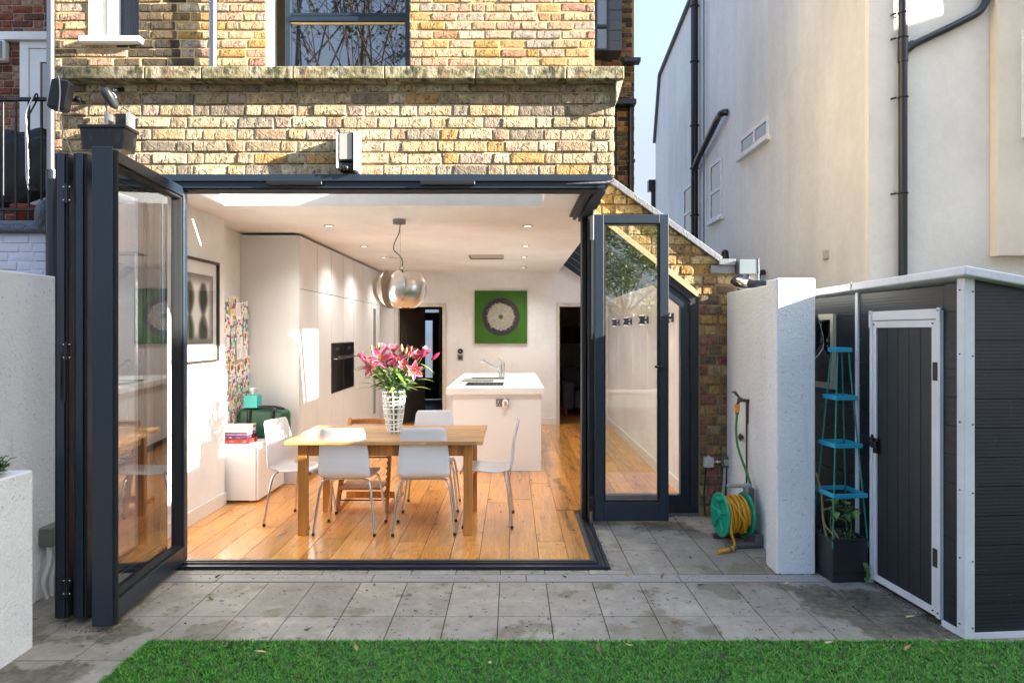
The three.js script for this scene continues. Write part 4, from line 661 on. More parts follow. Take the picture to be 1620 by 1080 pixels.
{
  const n = thing('red_brick_house', 'red brick neighbouring house behind the black railing', 'house', [-6, 0, -7.7]);
  wpart('wall', bx(-9.5, -4.75, 2.0, 8.5, 7.61, 8.0), M.mortarRed, n);
  layBricks(n, { y0: 2.62, y1: 5.4, d: 7.602, course: 0.083, mats: M.red, span: (y) => y < 4.78 ? [[-6.1, -5.47]] : [[-6.1, -5.0]], seed: 61, joint: 0.013 });
  wpart('lintel', bx(-5.67, -4.9, 4.78, 4.87, 7.52, 7.6, 0.006), M.white, n);
  const d = wpart('door_frame', [bx(-5.46, -5.36, 2.6, 4.775, 7.56, 7.6, 0.004), bx(-5.36, -4.8, 4.70, 4.775, 7.56, 7.6, 0.004)], M.white, n);
  wpart('door_leaf', [bx(-5.355, -5.24, 2.6, 4.695, 7.57, 7.605), bx(-5.24, -4.8, 4.55, 4.695, 7.57, 7.605), bx(-5.24, -4.8, 2.6, 3.4, 7.57, 7.605)], M.white, d);
  wpart('pane', bx(-5.24, -4.8, 3.4, 4.55, 7.59, 7.6), M.darkPane, d);
}
{
  const v = thing('air_vent', 'white slatted air vent on the red brick wall', 'vent', [-5.63, 4.55, -7.56]);
  wpart('housing', bx(-5.8, -5.585, 4.54, 4.775, 7.5, 7.6, 0.03), std('#d4d6d8', 0.5), v);
  for (let k = 0; k < 9; k++) wpart('slat', bx(-5.79, -5.605, 4.57 + k * 0.021, 4.582 + k * 0.021, 7.488, 7.5), k % 2 ? M.lead : std('#7c8288', 0.6), v);
}
{
  const t = thing('terrace_wall', 'pale painted brick terrace wall with dark lead capping at left', 'wall', [-5.2, 0, -6.3]);
  wpart('backing', bx(-7.5, -4.17, 0, 2.45, 6.212, 6.5), M.painted, t);
  layBricks(t, { y0: 1.79, y1: 2.44, d: 6.206, course: 0.0813, mats: [M.painted], span: () => [[-4.9, -4.18]], seed: 71, joint: 0.009, proud: 0.003 });
  wpart('lead_capping', [bx(-7.5, -4.17, 2.45, 2.565, 6.14, 6.6, 0.04), uvm(new THREE.SphereGeometry(0.13, 14, 10).scale(0.5, 1.2, 0.8).translate(-4.25, 2.60, -6.2))], std([0.09, 0.10, 0.125], 0.55, { bumpMap: rep(T.stipple, 1.5), bumpScale: 0.02 }), t);
  wpart('terrace_deck', bx(-7.5, -4.75, 2.45, 2.6, 6.6, 7.6), M.mortarRed, t);
}
{
  const r = thing('iron_railing', 'black iron railing along the raised terrace at left', 'railing', [-5, 2.56, -6.25]);
  wpart('top_rail', bx(-7.5, -4.2, 3.67, 3.70, 6.23, 6.27, 0.004), M.black, r); wpart('bottom_rail', bx(-7.5, -4.2, 2.665, 2.69, 6.235, 6.265, 0.004), M.black, r);
  for (let k = 0; k < 14; k++) { const x = -4.31 - k * 0.118; wpart('baluster', rod([x, 2.55, -6.25], [x, 3.675, -6.25], 0.011, 0.011, 8), M.black, r); }
  const c = thing('hanging_cord', 'pale twisted cord hooked over the black railing', 'cord', [-4.42, 3.0, -6.22]);
  wpart('cord', [tube([[-4.36, 3.72, -6.22], [-4.42, 3.55, -6.21], [-4.425, 3.2, -6.21], [-4.42, 2.95, -6.21], [-4.4, 2.85, -6.21]], 0.006, 20, 8), tube([[-4.42, 3.5, -6.205], [-4.40, 3.2, -6.2], [-4.395, 2.9, -6.2]], 0.005, 14, 8)], std('#d8cfd6', 0.7), c);
  wpart('hook', [tube([[-4.36, 3.66, -6.215], [-4.34, 3.73, -6.22], [-4.36, 3.71, -6.27], [-4.42, 3.5, -6.215]], 0.007, 16, 8)], M.black, c);
  const b = thing('covered_barbecue', 'barbecue under a black fabric cover behind the railing', 'barbecue', [-4.95, 2.6, -6.75]);
  const g = new THREE.SphereGeometry(1, 34, 22), p = g.attributes.position;
  for (let i = 0; i < p.count; i++) { const q = V(p.getX(i), p.getY(i), p.getZ(i)), s = (e, x) => Math.sign(x) * Math.pow(Math.abs(x), e); const w = 0.022 * Math.sin(q.x * 9 + q.y * 4) + 0.018 * Math.sin(q.y * 13 - q.x * 7); p.setXYZ(i, s(0.5, q.x) * 0.56 + w, 0.55 + s(0.55, q.y) * (0.4 - 0.07 * q.x) + w, s(0.5, q.z) * 0.26 + w); }
  g.computeVertexNormals(); part('cover', uvm(g), std([0.008, 0.009, 0.011], 0.6, { bumpMap: rep(T.fine, 3), bumpScale: 0.002 }), b);
  for (const x of [-0.4, 0.22]) part('leg', uvm(new THREE.CylinderGeometry(0.035, 0.03, 0.2, 10).translate(x, 0.1, 0.1)), M.black, b);
  part('pale_panel', uvm(new THREE.BoxGeometry(0.34, 0.10, 0.02).rotateZ(0.3).translate(0.32, 0.16, 0.16)), std('#b9bec8', 0.6), b);
  const t = thing('terracotta_pot', 'terracotta flower pot on the raised terrace behind the railing', 'pot', [-4.56, 2.565, -6.42]);
  const prof = [[0, 0], [0.085, 0], [0.118, 0.13], [0.132, 0.13], [0.136, 0.175], [0.122, 0.177], [0.11, 0.15], [0, 0.15]].map(([x, y]) => new THREE.Vector2(x, y));
  part('pot', uvm(new THREE.LatheGeometry(prof, 28)), std('#8c3f2a', 0.8, { map: T.mottle }), t);
}

// ---------- kitchen furniture ----------
{
  const t = thing('dining_table', 'oak dining table with butcher block top in the middle of the kitchen', 'table', [-0.97, 0, -5.6]);
  const strips = tex(512, 512, (u, v) => { const r = Math.floor(v * 16), off = hash(r, 3, 7), c = Math.floor((u + off) * 4), k = hash(r, c, 9), g = fbm(u, v, 10, 120, 3, 40 + r), w = smooth(0.45, 0.8, fbm(u, v, 4, 4, 4, 333)); let q = 0.76 + 0.16 * (k - 0.5) + 0.2 * (g - 0.5); q = lerp(q, 0.56, w * 0.35); return [q * 1.08, q * 0.9, q * 0.68]; });
  const top = phy('#f7e2c4', 0.34, { map: rep(strips, 0.66, 1.08), clearcoat: 0.25, clearcoatRoughness: 0.3 });
  M.beech = phy('#f2cf9c', 0.42, { map: rep(tex(128, 512, (u, v) => { const g = fbm(u, v, 20, 3, 4, 61); const k = 0.72 + 0.3 * (g - 0.5); return [k * 1.06, k * 0.84, k * 0.55]; }), 4, 1), clearcoat: 0.2 });
  wpart('tabletop', bx(-1.722, -0.22, 0.702, 0.73, 5.14, 6.05, 0.004), top, t);
  for (const x of [-1.605, -0.338]) for (const d of [5.245, 5.935]) wpart('leg', bx(x - 0.034, x + 0.034, 0, 0.701, d - 0.034, d + 0.034, 0.005), M.beech, t);
  for (const d of [5.245, 5.935]) wpart('apron', bx(-1.57, -0.373, 0.605, 0.7, d - 0.012, d + 0.012), M.beech, t);
  for (const x of [-1.605, -0.338]) wpart('apron', bx(x - 0.012, x + 0.012, 0.605, 0.7, 5.28, 5.90), M.beech, t);
}
function makeChair(label) {
  const o = thing('dining_chair', label, 'chair', [0, 0, 0], 0, 'white shell chairs round the table');
  const prof = new THREE.CatmullRomCurve3([[0.215, 0.412], [0.195, 0.438], [0.12, 0.447], [0, 0.437], [-0.1, 0.432], [-0.16, 0.437], [-0.198, 0.465], [-0.212, 0.53], [-0.218, 0.62], [-0.238, 0.73], [-0.262, 0.83]].map(([z, y]) => V(0, y, z)), false, 'centripetal');
  const n = 40, m = 8, P = [], halfW = (t) => { const k = [[0, 0.172], [0.03, 0.186], [0.12, 0.2], [0.30, 0.198], [0.40, 0.19], [0.435, 0.172], [0.46, 0.135], [0.485, 0.15], [0.51, 0.186], [0.56, 0.2], [0.75, 0.19], [0.95, 0.172], [0.985, 0.164], [1, 0.148]]; for (let i = 1; i < k.length; i++) if (t <= k[i][0]) return lerp(k[i - 1][1], k[i][1], (t - k[i - 1][0]) / (k[i][0] - k[i - 1][0])); return 0.15; };
  const th = 0.0055, grid = (s) => { const a = []; for (let i = 0; i <= n; i++) { const t = i / n, p = prof.getPointAt(t), tg = prof.getTangentAt(t), nx = V(0, -tg.z, tg.y).normalize().multiplyScalar(-1); for (let j = 0; j <= m; j++) { const q = (j / m) * 2 - 1, c = 0.012 * q * q * (t > 0.55 ? 1 : 0.3); a.push(V(q * halfW(t), p.y, p.z).addScaledVector(nx, s * th).add(V(0, t < 0.5 ? c : 0, t > 0.5 ? c : 0))); } } return a; };
  const A = grid(1), Bq = grid(-1), all = A.concat(Bq), idx = [], N = (n + 1) * (m + 1), id = (i, j) => i * (m + 1) + j;
  for (let i = 0; i < n; i++) for (let j = 0; j < m; j++) { const a = id(i, j), b = id(i, j + 1), c = id(i + 1, j + 1), d = id(i + 1, j); idx.push(a, b, c, a, c, d, N + a, N + c, N + b, N + a, N + d, N + c); }
  for (let i = 0; i < n; i++) for (const [j, f] of [[0, 0], [m, 1]]) { const a = id(i, j), d = id(i + 1, j); f ? idx.push(a, N + a, N + d, a, N + d, d) : idx.push(a, N + d, N + a, a, d, N + d); }
  for (let j = 0; j < m; j++) for (const [i, f] of [[0, 1], [n, 0]]) { const a = id(i, j), b = id(i, j + 1); f ? idx.push(a, N + a, N + b, a, N + b, b) : idx.push(a, N + b, N + a, a, b, N + b); }
  const g = new THREE.BufferGeometry(); g.setAttribute('position', new THREE.Float32BufferAttribute(all.flatMap((v) => [v.x, v.y, v.z]), 3)); g.setIndex(idx); g.computeVertexNormals();
  part('shell', uvm(g), M.plywhite, o);
  for (const [sx, sz] of [[-1, 1], [1, 1], [-1, -1], [1, -1]]) {
    const l = part('leg', tube([[sx * 0.07, 0.421, sz * 0.12 - 0.01], [sx * 0.14, 0.421, sz * 0.13 - 0.01], [sx * 0.178, 0.405, sz * 0.138 - 0.01], [sx * 0.194, 0.36, sz * 0.15 - 0.01], [sx * 0.236, 0.012, sz * 0.195 - 0.01]], 0.0095, 26, 10), M.chrome, o);
    part('foot_cap', rod([sx * 0.2362, 0.0, sz * 0.1955 - 0.01], [sx * 0.2345, 0.022, sz * 0.193 - 0.01], 0.0115), M.black, l);
  }
  part('underframe', [tube([[-0.07, 0.421, 0.11], [0, 0.421, 0.108], [0.07, 0.421, 0.11]], 0.0095, 8, 8), tube([[-0.07, 0.421, -0.13], [0, 0.421, -0.128], [0.07, 0.421, -0.13]], 0.0095, 8, 8)], M.chrome, o);
  return o;
}
{
  const c = makeChair('white shell chair with its back to the garden, left of the near pair');
  c.userData.base = undefined; delete c.userData.base;
  c.position.set(-1.275, 0, -5.405); c.rotation.y = Math.PI - 0.04;
  copyOf(c, 'white shell chair with its back to the garden, right of the near pair', [-0.685, 0, -5.405], Math.PI + 0.06);
  copyOf(c, 'white shell chair at the left end of the table beside the low cabinet', [-1.735, 0, -5.645], Math.PI / 2 - 0.22);
  copyOf(c, 'white shell chair at the right end of the table in front of the island', [-0.2, 0, -5.64], -Math.PI / 2 - 0.02);
  copyOf(c, 'white shell chair on the far side of the table, only its back showing', [-0.71, 0, -6.07], 0.03);
}
{
  const o = thing('high_chair', 'beech wooden high chair with slanted notched posts behind the table', 'high chair', [-1.29, 0, -6.1]);
  for (const s of [-1, 1]) {
    const x = s * 0.215; part('runner', bar([x, 0.02, 0.26], [x * 1.08, 0.02, -0.42], 0.03, 0.04), M.beech, o);
    part('post', bar([x, 0.03, 0.24], [x * 0.88, 0.76, -0.16], 0.03, 0.055), M.beech, o);
    const nt = []; for (let k = 0; k < 13; k++) { const t = 0.14 + k * 0.06; nt.push(uvm(new THREE.BoxGeometry(0.008, 0.018, 0.03).rotateX(-0.5).translate(lerp(x, x * 0.88, t) - s * 0.016, lerp(0.03, 0.76, t), lerp(0.24, -0.16, t) + 0.012))); } part('grooves', nt, M.oakGap, o);
  }
  const rail = (y, z, h) => { const q = []; for (let k = 0; k <= 8; k++) { const a = (k / 8) * 2 - 1; q.push(V(a * 0.185, y, z - 0.05 * (1 - a * a))); } return q.slice(1).map((p, i) => bar(q[i], p, 0.016, h)); };
  part('back_rail', rail(0.735, -0.15, 0.045), M.beech, o); part('back_rail', rail(0.62, -0.09, 0.045), M.beech, o);
  part('seat_plate', uvm(new RoundedBoxGeometry(0.36, 0.018, 0.26, 2, 0.008).translate(0, 0.50, 0.07)), M.beech, o);
  part('foot_plate', uvm(new RoundedBoxGeometry(0.37, 0.018, 0.3, 2, 0.008).translate(0, 0.225, 0.17)), M.beech, o);
  part('tie_rod', [rod([-0.2, 0.44, 0.02], [0.2, 0.44, 0.02], 0.006), rod([-0.205, 0.10, 0.19], [0.205, 0.10, 0.19], 0.006)], M.black, o);
  part('stretcher', bar([-0.22, 0.075, -0.12], [0.22, 0.075, -0.12], 0.018, 0.06), M.beech, o);
}
{
  const k = thing('kitchen_island', 'white kitchen island with sink and thick worktop', 'kitchen island', [-0.15, 0, -9.05]);
  wpart('end_panel', bx(-0.662, 0.325, 0.002, 0.86, 7.64, 7.67), M.lacquerWhite, k);
  wpart('carcass', bx(-0.66, 0.31, 0.1, 0.845, 7.672, 10.42), M.lacquerWhite, k);
  wpart('plinth', bx(-0.61, 0.30, 0.002, 0.1, 7.672, 10.4), M.frameFlat, k);
  for (let i = 0; i < 4; i++) { wpart('drawer_front', bx(0.311, 0.33, 0.105, 0.83, 7.69 + i * 0.68, 7.69 + i * 0.68 + 0.675), M.lacquer, k); for (let j = 0; j < 3; j++) wpart('drawer_front', bx(-0.68, -0.661, 0.105 + j * 0.245, 0.105 + j * 0.245 + 0.24, 7.69 + i * 0.68, 7.69 + i * 0.68 + 0.675), M.lacquer, k); }
  const w = wpart('worktop', [bx(-0.735, 0.36, 0.862, 0.93, 7.6, 8.0), bx(-0.735, -0.56, 0.862, 0.93, 8.0, 9.5), bx(-0.10, 0.36, 0.862, 0.93, 8.0, 9.5), bx(-0.735, 0.36, 0.862, 0.93, 9.5, 10.46), bx(-0.56, -0.10, 0.862, 0.93, 8.55, 9.1)], M.lacquerWhite, k);
  for (const [a, b] of [[8.0, 8.55], [9.1, 9.5]]) { const s = wpart('sink_bowl', [bx(-0.56, -0.10, 0.76, 0.77, a, b), bx(-0.56, -0.552, 0.77, 0.926, a, b), bx(-0.108, -0.10, 0.77, 0.926, a, b), bx(-0.552, -0.108, 0.77, 0.926, a, a + 0.008), bx(-0.552, -0.108, 0.77, 0.926, b - 0.008, b)], M.steel, w); if (a < 8.4) wpart('dish_rack', [...Array.from({ length: 9 }, (_, i) => rod([-0.50 + i * 0.045, 0.925, -8.02], [-0.50 + i * 0.045, 0.925, -8.53], 0.005)), rod([-0.55, 0.925, -8.1], [-0.11, 0.925, -8.1], 0.006), rod([-0.55, 0.925, -8.45], [-0.11, 0.925, -8.45], 0.006)], M.black, s); }
}
{
  const s = solo('glass_chopping_board', bx(-0.63, -0.24, 0.932, 0.942, 8.6, 9.05, 0.004), phy([0.10, 0.24, 0.17], 0.15, { clearcoat: 0.6 }), 'green glass board lying over the island sink', 'chopping board');
  const t = thing('kitchen_tap', 'chrome pull out mixer tap on the island', 'tap', [-0.155, 0.93, -9.3]);
  part('column', [rod([0, 0, 0], [0, 0.19, 0], 0.026, 0.024, 18), rod([0, 0.19, 0], [0, 0.235, 0], 0.012, 0.018)], M.chrome, t);
  part('spout', [rod([0, 0.10, 0], [-0.21, 0.235, 0.03], 0.017, 0.015, 14), rod([-0.205, 0.232, 0.03], [-0.25, 0.255, 0.035], 0.024, 0.028, 14), rod([-0.245, 0.25, 0.035], [-0.26, 0.215, 0.035], 0.024, 0.02)], M.chrome, t);
  part('lever', [rod([0.0, 0.235, 0], [-0.035, 0.275, 0.0], 0.007, 0.005), rod([0.045, 0, 0], [0.045, 0.22, 0], 0.011)], M.chrome, t);
  const p = thing('wall_socket', 'steel double power socket on the end of the island', 'socket', [-0.17, 0.75, -7.64]);
  wpart('plate', bx(-0.18, -0.037, 0.725, 0.81, 7.628, 7.639, 0.003), std([0.25, 0.24, 0.23], 0.35, { metalness: 0.6 }), p);
  wpart('pin_hole', [bx(-0.158, -0.148, 0.765, 0.795, 7.622, 7.6275), bx(-0.172, -0.162, 0.74, 0.752, 7.622, 7.6275), bx(-0.143, -0.133, 0.74, 0.752, 7.622, 7.6275)], M.lacquerWhite, p);
  const a = thing('plug_in_freshener', 'small white plug in air freshener in the island socket', 'air freshener', [-0.075, 0.72, -7.6]);
  wpart('body', [uvm(new THREE.SphereGeometry(1, 20, 14).scale(0.036, 0.055, 0.032).translate(-0.075, 0.757, -7.60)), bx(-0.095, -0.055, 0.695, 0.73, 7.585, 7.62, 0.008)], M.lacquerWhite, a);
  wpart('window', uvm(new THREE.SphereGeometry(1, 14, 10).scale(0.016, 0.03, 0.01).translate(-0.075, 0.765, -7.573)), std('#b9b2a8', 0.3), a);
}
{
  const c = thing('tall_cabinets', 'wall of handleless tall grey white kitchen cabinets on the left', 'cabinets', [-2.47, 0, -9.1]);
  wpart('end_panel', bx(-2.777, -2.18, 0.002, 2.545, 6.975, 6.998), M.lacquer, c);
  wpart('carcass', bx(-2.777, -2.2, 0.05, 2.535, 7.0, 11.3), M.frameFlat, c);
  wpart('plinth', bx(-2.777, -2.22, 0.002, 0.05, 7.0, 11.3), M.frameFlat, c);
  const e = [6.975, 7.62, 8.21, 8.79, 9.39, 9.97, 10.57, 11.24];
  for (let i = 0; i < 7; i++) {
    const a = e[i] + (i ? 0.008 : 0.028), b = e[i + 1] - 0.008, D = (y0, y1, d0 = a, d1 = b) => wpart('door', bx(-2.198, -2.176, y0, y1, d0, d1, 0.002), M.lacquer, c);
    D(2.004, 2.543);
    if (i === 2 || i === 3) { D(0.055, 0.812); D(1.424, 1.998); } else if (i === 6) { D(0.055, 1.998, a, 10.70); D(0.055, 1.998, 10.93, b); D(1.93, 1.998, 10.703, 10.927); D(0.86, 1.12, 10.703, 10.927); D(0.055, 0.26, 10.703, 10.927); for (const [y0, y1] of [[1.123, 1.927], [0.263, 0.857]]) wpart('wine_cooler_pane', bx(-2.195, -2.184, y0, y1, 10.703, 10.927), M.darkPane, c); } else D(0.055, 1.998);
  }
}
for (const [i, d0, d1] of [[0, 8.215, 8.785], [1, 8.797, 9.385]]) {
  const o = thing('built_in_oven', i ? 'built in black oven, the farther of the pair in the tall cabinets' : 'built in black oven, the nearer of the pair in the tall cabinets', 'oven', [-2.17, 0.82, -(d0 + d1) / 2], 0, 'pair of ovens');
  wpart('front', bx(-2.19, -2.172, 0.818, 1.25, d0, d1, 0.003), phy([0.008, 0.008, 0.009], 0.08, { clearcoat: 1 }), o);
  wpart('control_panel', bx(-2.19, -2.172, 1.254, 1.418, d0, d1, 0.003), phy([0.012, 0.012, 0.013], 0.12, { clearcoat: 1 }), o);
  wpart('display', bx(-2.171, -2.169, 1.33, 1.37, d0 + 0.2, d1 - 0.2), std([0.03, 0.035, 0.04], 0.2), o);
  wpart('handle', [bx(-2.128, -2.108, 1.222, 1.24, d0 + 0.02, d1 - 0.02, 0.006), bx(-2.17, -2.128, 1.225, 1.237, d0 + 0.05, d0 + 0.065), bx(-2.17, -2.128, 1.225, 1.237, d1 - 0.065, d1 - 0.05)], M.chrome, o);
}
{
  const c = thing('low_cabinet', 'low white cabinet standing in the wall recess', 'cabinet', [-2.54, 0, -6.58]);
  wpart('carcass', bx(-2.778, -2.338, 0.02, 0.512, 6.22, 6.93, 0.003), M.lacquerWhite, c); wpart('top', bx(-2.778, -2.315, 0.514, 0.532, 6.21, 6.935, 0.003), M.lacquerWhite, c);
  wpart('door', bx(-2.335, -2.316, 0.022, 0.51, 6.23, 6.925, 0.003), M.lacquerWhite, c);
  wpart('knob', [rod([-2.316, 0.42, -6.42], [-2.29, 0.42, -6.42], 0.012), rod([-2.29, 0.42, -6.42], [-2.28, 0.42, -6.42], 0.022, 0.022, 18)], std('#cfc6b4', 0.4), c);
  for (const [x, d] of [[-2.4, 6.26], [-2.4, 6.9], [-2.74, 6.9]]) wpart('foot', rod([x, 0, -d], [x, 0.021, -d], 0.015), std('#c9a87a', 0.5), c);
}
// things piled on the low cabinet
{
  seedState = 88; let y = 0.533;
  const games = [['red board game box at the bottom of the pile', '#9c1c18', 0.042, 0.30], ['black and pink game box in the pile on the low cabinet', '#3b2a3c', 0.03, 0.27], ['patterned lilac game box with round print in the pile', '#7c5a86', 0.032, 0.26], ['white and grey flat box in the upper pile', '#c9c6c0', 0.03, 0.25], ['peach flat box near the top of the pile', '#d9a98a', 0.016, 0.24], ['pale grey folder on top of the game pile', '#bfbab2', 0.012, 0.26]];
  games.forEach(([lab, c, h, w], i) => {
    const pr = canvasTex(128, 32, (x, W, H) => { x.fillStyle = c; x.fillRect(0, 0, W, H); for (let k = 0; k < 9; k++) { x.fillStyle = ['#e8d9c0', '#d0483c', '#40342f', '#b06a9c', '#e0b23c'][(k * 3 + i) % 5]; x.globalAlpha = 0.55; x.fillRect(8 + rnd() * 110, 4 + rnd() * 20, 4 + rnd() * 16, 3 + rnd() * 6); } x.globalAlpha = 1; });
    const m = solo('game_box', (() => { const g = new RoundedBoxGeometry(w, h - 0.002, 0.2, 1, 0.002); g.translate(0, h / 2, 0); return g; })(), std('#ffffff', 0.45, { map: pr }), lab, 'box', 'games piled on the low cabinet');
    m.position.set(-2.55 + rr(-0.012, 0.012), y, -6.34 + rr(-0.01, 0.01)); m.rotation.y = rr(-0.06, 0.06); y += h;
  });
  const b = thing('cool_bag', 'dark green soft bag with black straps on the low cabinet', 'bag', [-2.42, 0.533, -6.68]);
  const g = new RoundedBoxGeometry(0.46, 0.27, 0.24, 6, 0.05), p = g.attributes.position; for (let i = 0; i < p.count; i++) { const x = p.getX(i), yv = p.getY(i); p.setY(i, yv + 0.012 * Math.sin(x * 22) * (yv > 0 ? 1 : 0)); p.setZ(i, p.getZ(i) + 0.01 * Math.sin(x * 17 + yv * 20)); }
  g.computeVertexNormals(); part('body', uvm(g.translate(0, 0.137, 0)), phy([0.006, 0.062, 0.03], 0.5, { sheen: 0.4 }), b);
  for (const x of [-0.11, 0.11]) part('strap', uvm(new RoundedBoxGeometry(0.045, 0.28, 0.255, 2, 0.02).translate(x, 0.135, 0)), M.black, b);
  part('handle', [tube([[-0.11, 0.27, 0.06], [-0.08, 0.29, 0.07], [0.08, 0.288, 0.06], [0.11, 0.27, 0.06]], 0.012, 16, 8), tube([[-0.16, 0.268, -0.02], [-0.05, 0.288, -0.04], [0.1, 0.285, -0.04], [0.18, 0.268, -0.03]], 0.011, 16, 8)], M.black, b);
  const t = thing('tissue_box', 'turquoise cube tissue box on top of the green bag', 'tissue box', [-2.53, 0.822, -6.66]);
  part('box', uvm(new RoundedBoxGeometry(0.13, 0.12, 0.13, 2, 0.004).translate(0, 0.06, 0)), std([0.06, 0.52, 0.50], 0.5, { map: T.mottle }), t);
  const tg = new THREE.ConeGeometry(0.045, 0.07, 9, 4, true), tp = tg.attributes.position; for (let i = 0; i < tp.count; i++) { const a = Math.atan2(tp.getZ(i), tp.getX(i)), q = 1 + 0.35 * Math.sin(a * 3); tp.setX(i, tp.getX(i) * q); tp.setZ(i, tp.getZ(i) * q * 0.6); } tg.computeVertexNormals(); part('tissue', uvm(tg.rotateX(Math.PI).translate(0, 0.155, 0)), std('#f2f2f0', 0.9, { side: THREE.DoubleSide }), t);
}
// collage of papers on the recess wall (x = -2.78, seen edge on)
{
  seedState = 301; const pal = ['#d8352a', '#2b8f87', '#e8b63a', '#f3efe6', '#6a5a50', '#e58fa8', '#4a78c0', '#ece4d0', '#7d5a3c', '#c84c7a', '#f0ede8', '#5fa04c'];
  const prints = Array.from({ length: 7 }, (_, q) => canvasTex(96, 128, (x, W, H) => { x.fillStyle = ['#f4f1ea', '#cfd8d4', '#efe6d2', '#f7f7f5', '#e9eef0', '#e6d0a8', '#f3efe8'][q]; x.fillRect(0, 0, W, H); const n = q === 3 ? 14 : 26; for (let k = 0; k < n; k++) { x.fillStyle = q === 3 ? '#55555a' : pal[Math.floor(rnd() * pal.length)]; if (q === 3) x.fillRect(12, 14 + k * 7, 30 + rnd() * 40, 1.6); else if (rnd() < 0.5) x.fillRect(rnd() * W, rnd() * H, 8 + rnd() * 34, 8 + rnd() * 30); else { x.beginPath(); x.arc(rnd() * W, rnd() * H, 3 + rnd() * 11, 0, 7); x.fill(); } } }));
  const pm = prints.map((t) => std('#ffffff', 0.7, { map: t }));
  const cells = []; let n = 0;
  solo('pinboard', bx(-2.778, -2.691, 0.66, 1.8, 6.22, 6.945, 0.004), std('#c9b596', 0.9), 'thick cork pinboard on the recess wall, almost hidden by papers', 'pinboard');
  for (let y = 0.76; y < 1.8; y += 0.145) for (let d = 6.27; d < 6.93; d += 0.15) cells.push([d + rr(-0.03, 0.03), y + rr(-0.03, 0.03)]);
  const words = ['red and teal photo', 'dark photo print', 'cream drawing', 'white typed letter', 'pale blue card', 'tan postcard', 'spotted white sheet'], where = ['in the bottom row', 'in the second row up', 'in the third row up', 'in the fourth row up', 'in the middle row', 'in the row above the middle', 'in the third row down', 'in the second row down', 'in the top row'];
  for (const [d, y] of cells) {
    const row = Math.min(8, Math.round((y - 0.76) / 0.145)), c = Math.round((d - 6.27) / 0.15), q = Math.floor(rnd() * 7), w = rr(0.12, 0.2), h = rr(0.12, 0.21);
    const g = new THREE.BoxGeometry(0.0015, h, w); const m = solo('pinned_paper', g, pm[q], `${words[q]} ${where[row]} of the collage, ${['nearest the garden', 'second along', 'third along', 'fourth along', 'by the cabinets'][clamp(c, 0, 4)]}`, 'paper', 'papers pinned on the recess wall');
    m.position.set(-2.688 + 0.0022 * (n++ % 4), y, -d); m.rotation.x = rr(-0.2, 0.2); m.rotation.z = rr(-0.03, 0.0); m.rotation.y = rr(0, 0.06);
  }
}
{
  const f = thing('framed_print', 'large framed black and white print on the left kitchen wall', 'picture', [-2.59, 1.3, -5.6]);
  wpart('frame', [bx(-2.599, -2.57, 1.30, 1.32, 5.2, 6.0), bx(-2.599, -2.57, 2.14, 2.161, 5.2, 6.0), bx(-2.599, -2.57, 1.32, 2.14, 5.2, 5.22), bx(-2.599, -2.57, 1.32, 2.14, 5.98, 6.0)], std([0.03, 0.022, 0.016], 0.4), f);
  wpart('mount', bx(-2.598, -2.592, 1.32, 2.14, 5.22, 5.98), std('#f0efec', 0.7), f);
  const pr = tex(160, 160, (u, v) => { const e = Math.min(u, 1 - u, v, 1 - v); let k = lerp(0.45, 0.97, smooth(0, 0.2, e)); for (const [a, w] of [[0.3, 0.07], [0.7, 0.075]]) { const yy = v, ww = w * (1.25 * Math.abs(Math.sin(yy * 6.6 + 0.35)) + 0.12); k = lerp(k, 0.22, smooth(ww + 0.09, ww - 0.04, Math.abs(u - a)) * smooth(0.04, 0.1, v) * smooth(0.92, 0.84, v)); } return [k, k, k * 0.99]; });
  const g = new THREE.PlaneGeometry(0.62, 0.58); g.rotateY(Math.PI / 2).translate(-2.5905, 1.745, -5.6); wpart('print', g, std('#ffffff', 0.6, { map: pr }), f);
  wpart('glazing', uvm(new THREE.PlaneGeometry(0.76, 0.82).rotateY(Math.PI / 2).translate(-2.584, 1.73, -5.6)), M.glass, f);
  solo('light_switch', bx(-2.599, -2.588, 1.36, 1.445, 6.06, 6.145, 0.003), M.lacquerWhite, 'white light switch right of the framed print', 'switch');
}
{
  const a = thing('green_canvas', 'square green canvas with pale ring motif on the back wall', 'painting', [-0.19, 1.37, -11.48]);
  wpart('canvas', bx(-0.628, 0.255, 1.37, 2.253, 11.455, 11.498, 0.004), std([0.035, 0.145, 0.004], 0.65, { map: rep(T.mottle, 0.8) }), a);
  const cx = -0.187, cy = 1.815, z = -11.452;
  wpart('dark_ring', uvm(new THREE.RingGeometry(0.21, 0.315, 64).translate(cx, cy, z)), std([0.03, 0.026, 0.036], 0.7), a);
  seedState = 19; const st = [], sd = [];
  for (let k = 0; k < 900; k++) { const an = rr(0, 6.283), r0 = rr(0.055, 0.225), l = rr(0.02, 0.045), g = new THREE.BoxGeometry(l, 0.005, 0.004); g.translate(r0 + l / 2 - 0.01, 0, 0).rotateZ(an).translate(cx, cy, z + rr(0.002, 0.008)); (k % 3 ? st : sd).push(g); }
  const m1 = wpart('pale_strokes', st, std([0.55, 0.52, 0.42], 0.8), a), m2 = wpart('grey_strokes', sd, std([0.30, 0.29, 0.25], 0.8), a); m1.userData.kind = m2.userData.kind = 'stuff';
  wpart('pale_disc', uvm(new THREE.RingGeometry(0.038, 0.22, 48).translate(cx, cy, z + 0.001)), std([0.42, 0.40, 0.33], 0.8), a);
}
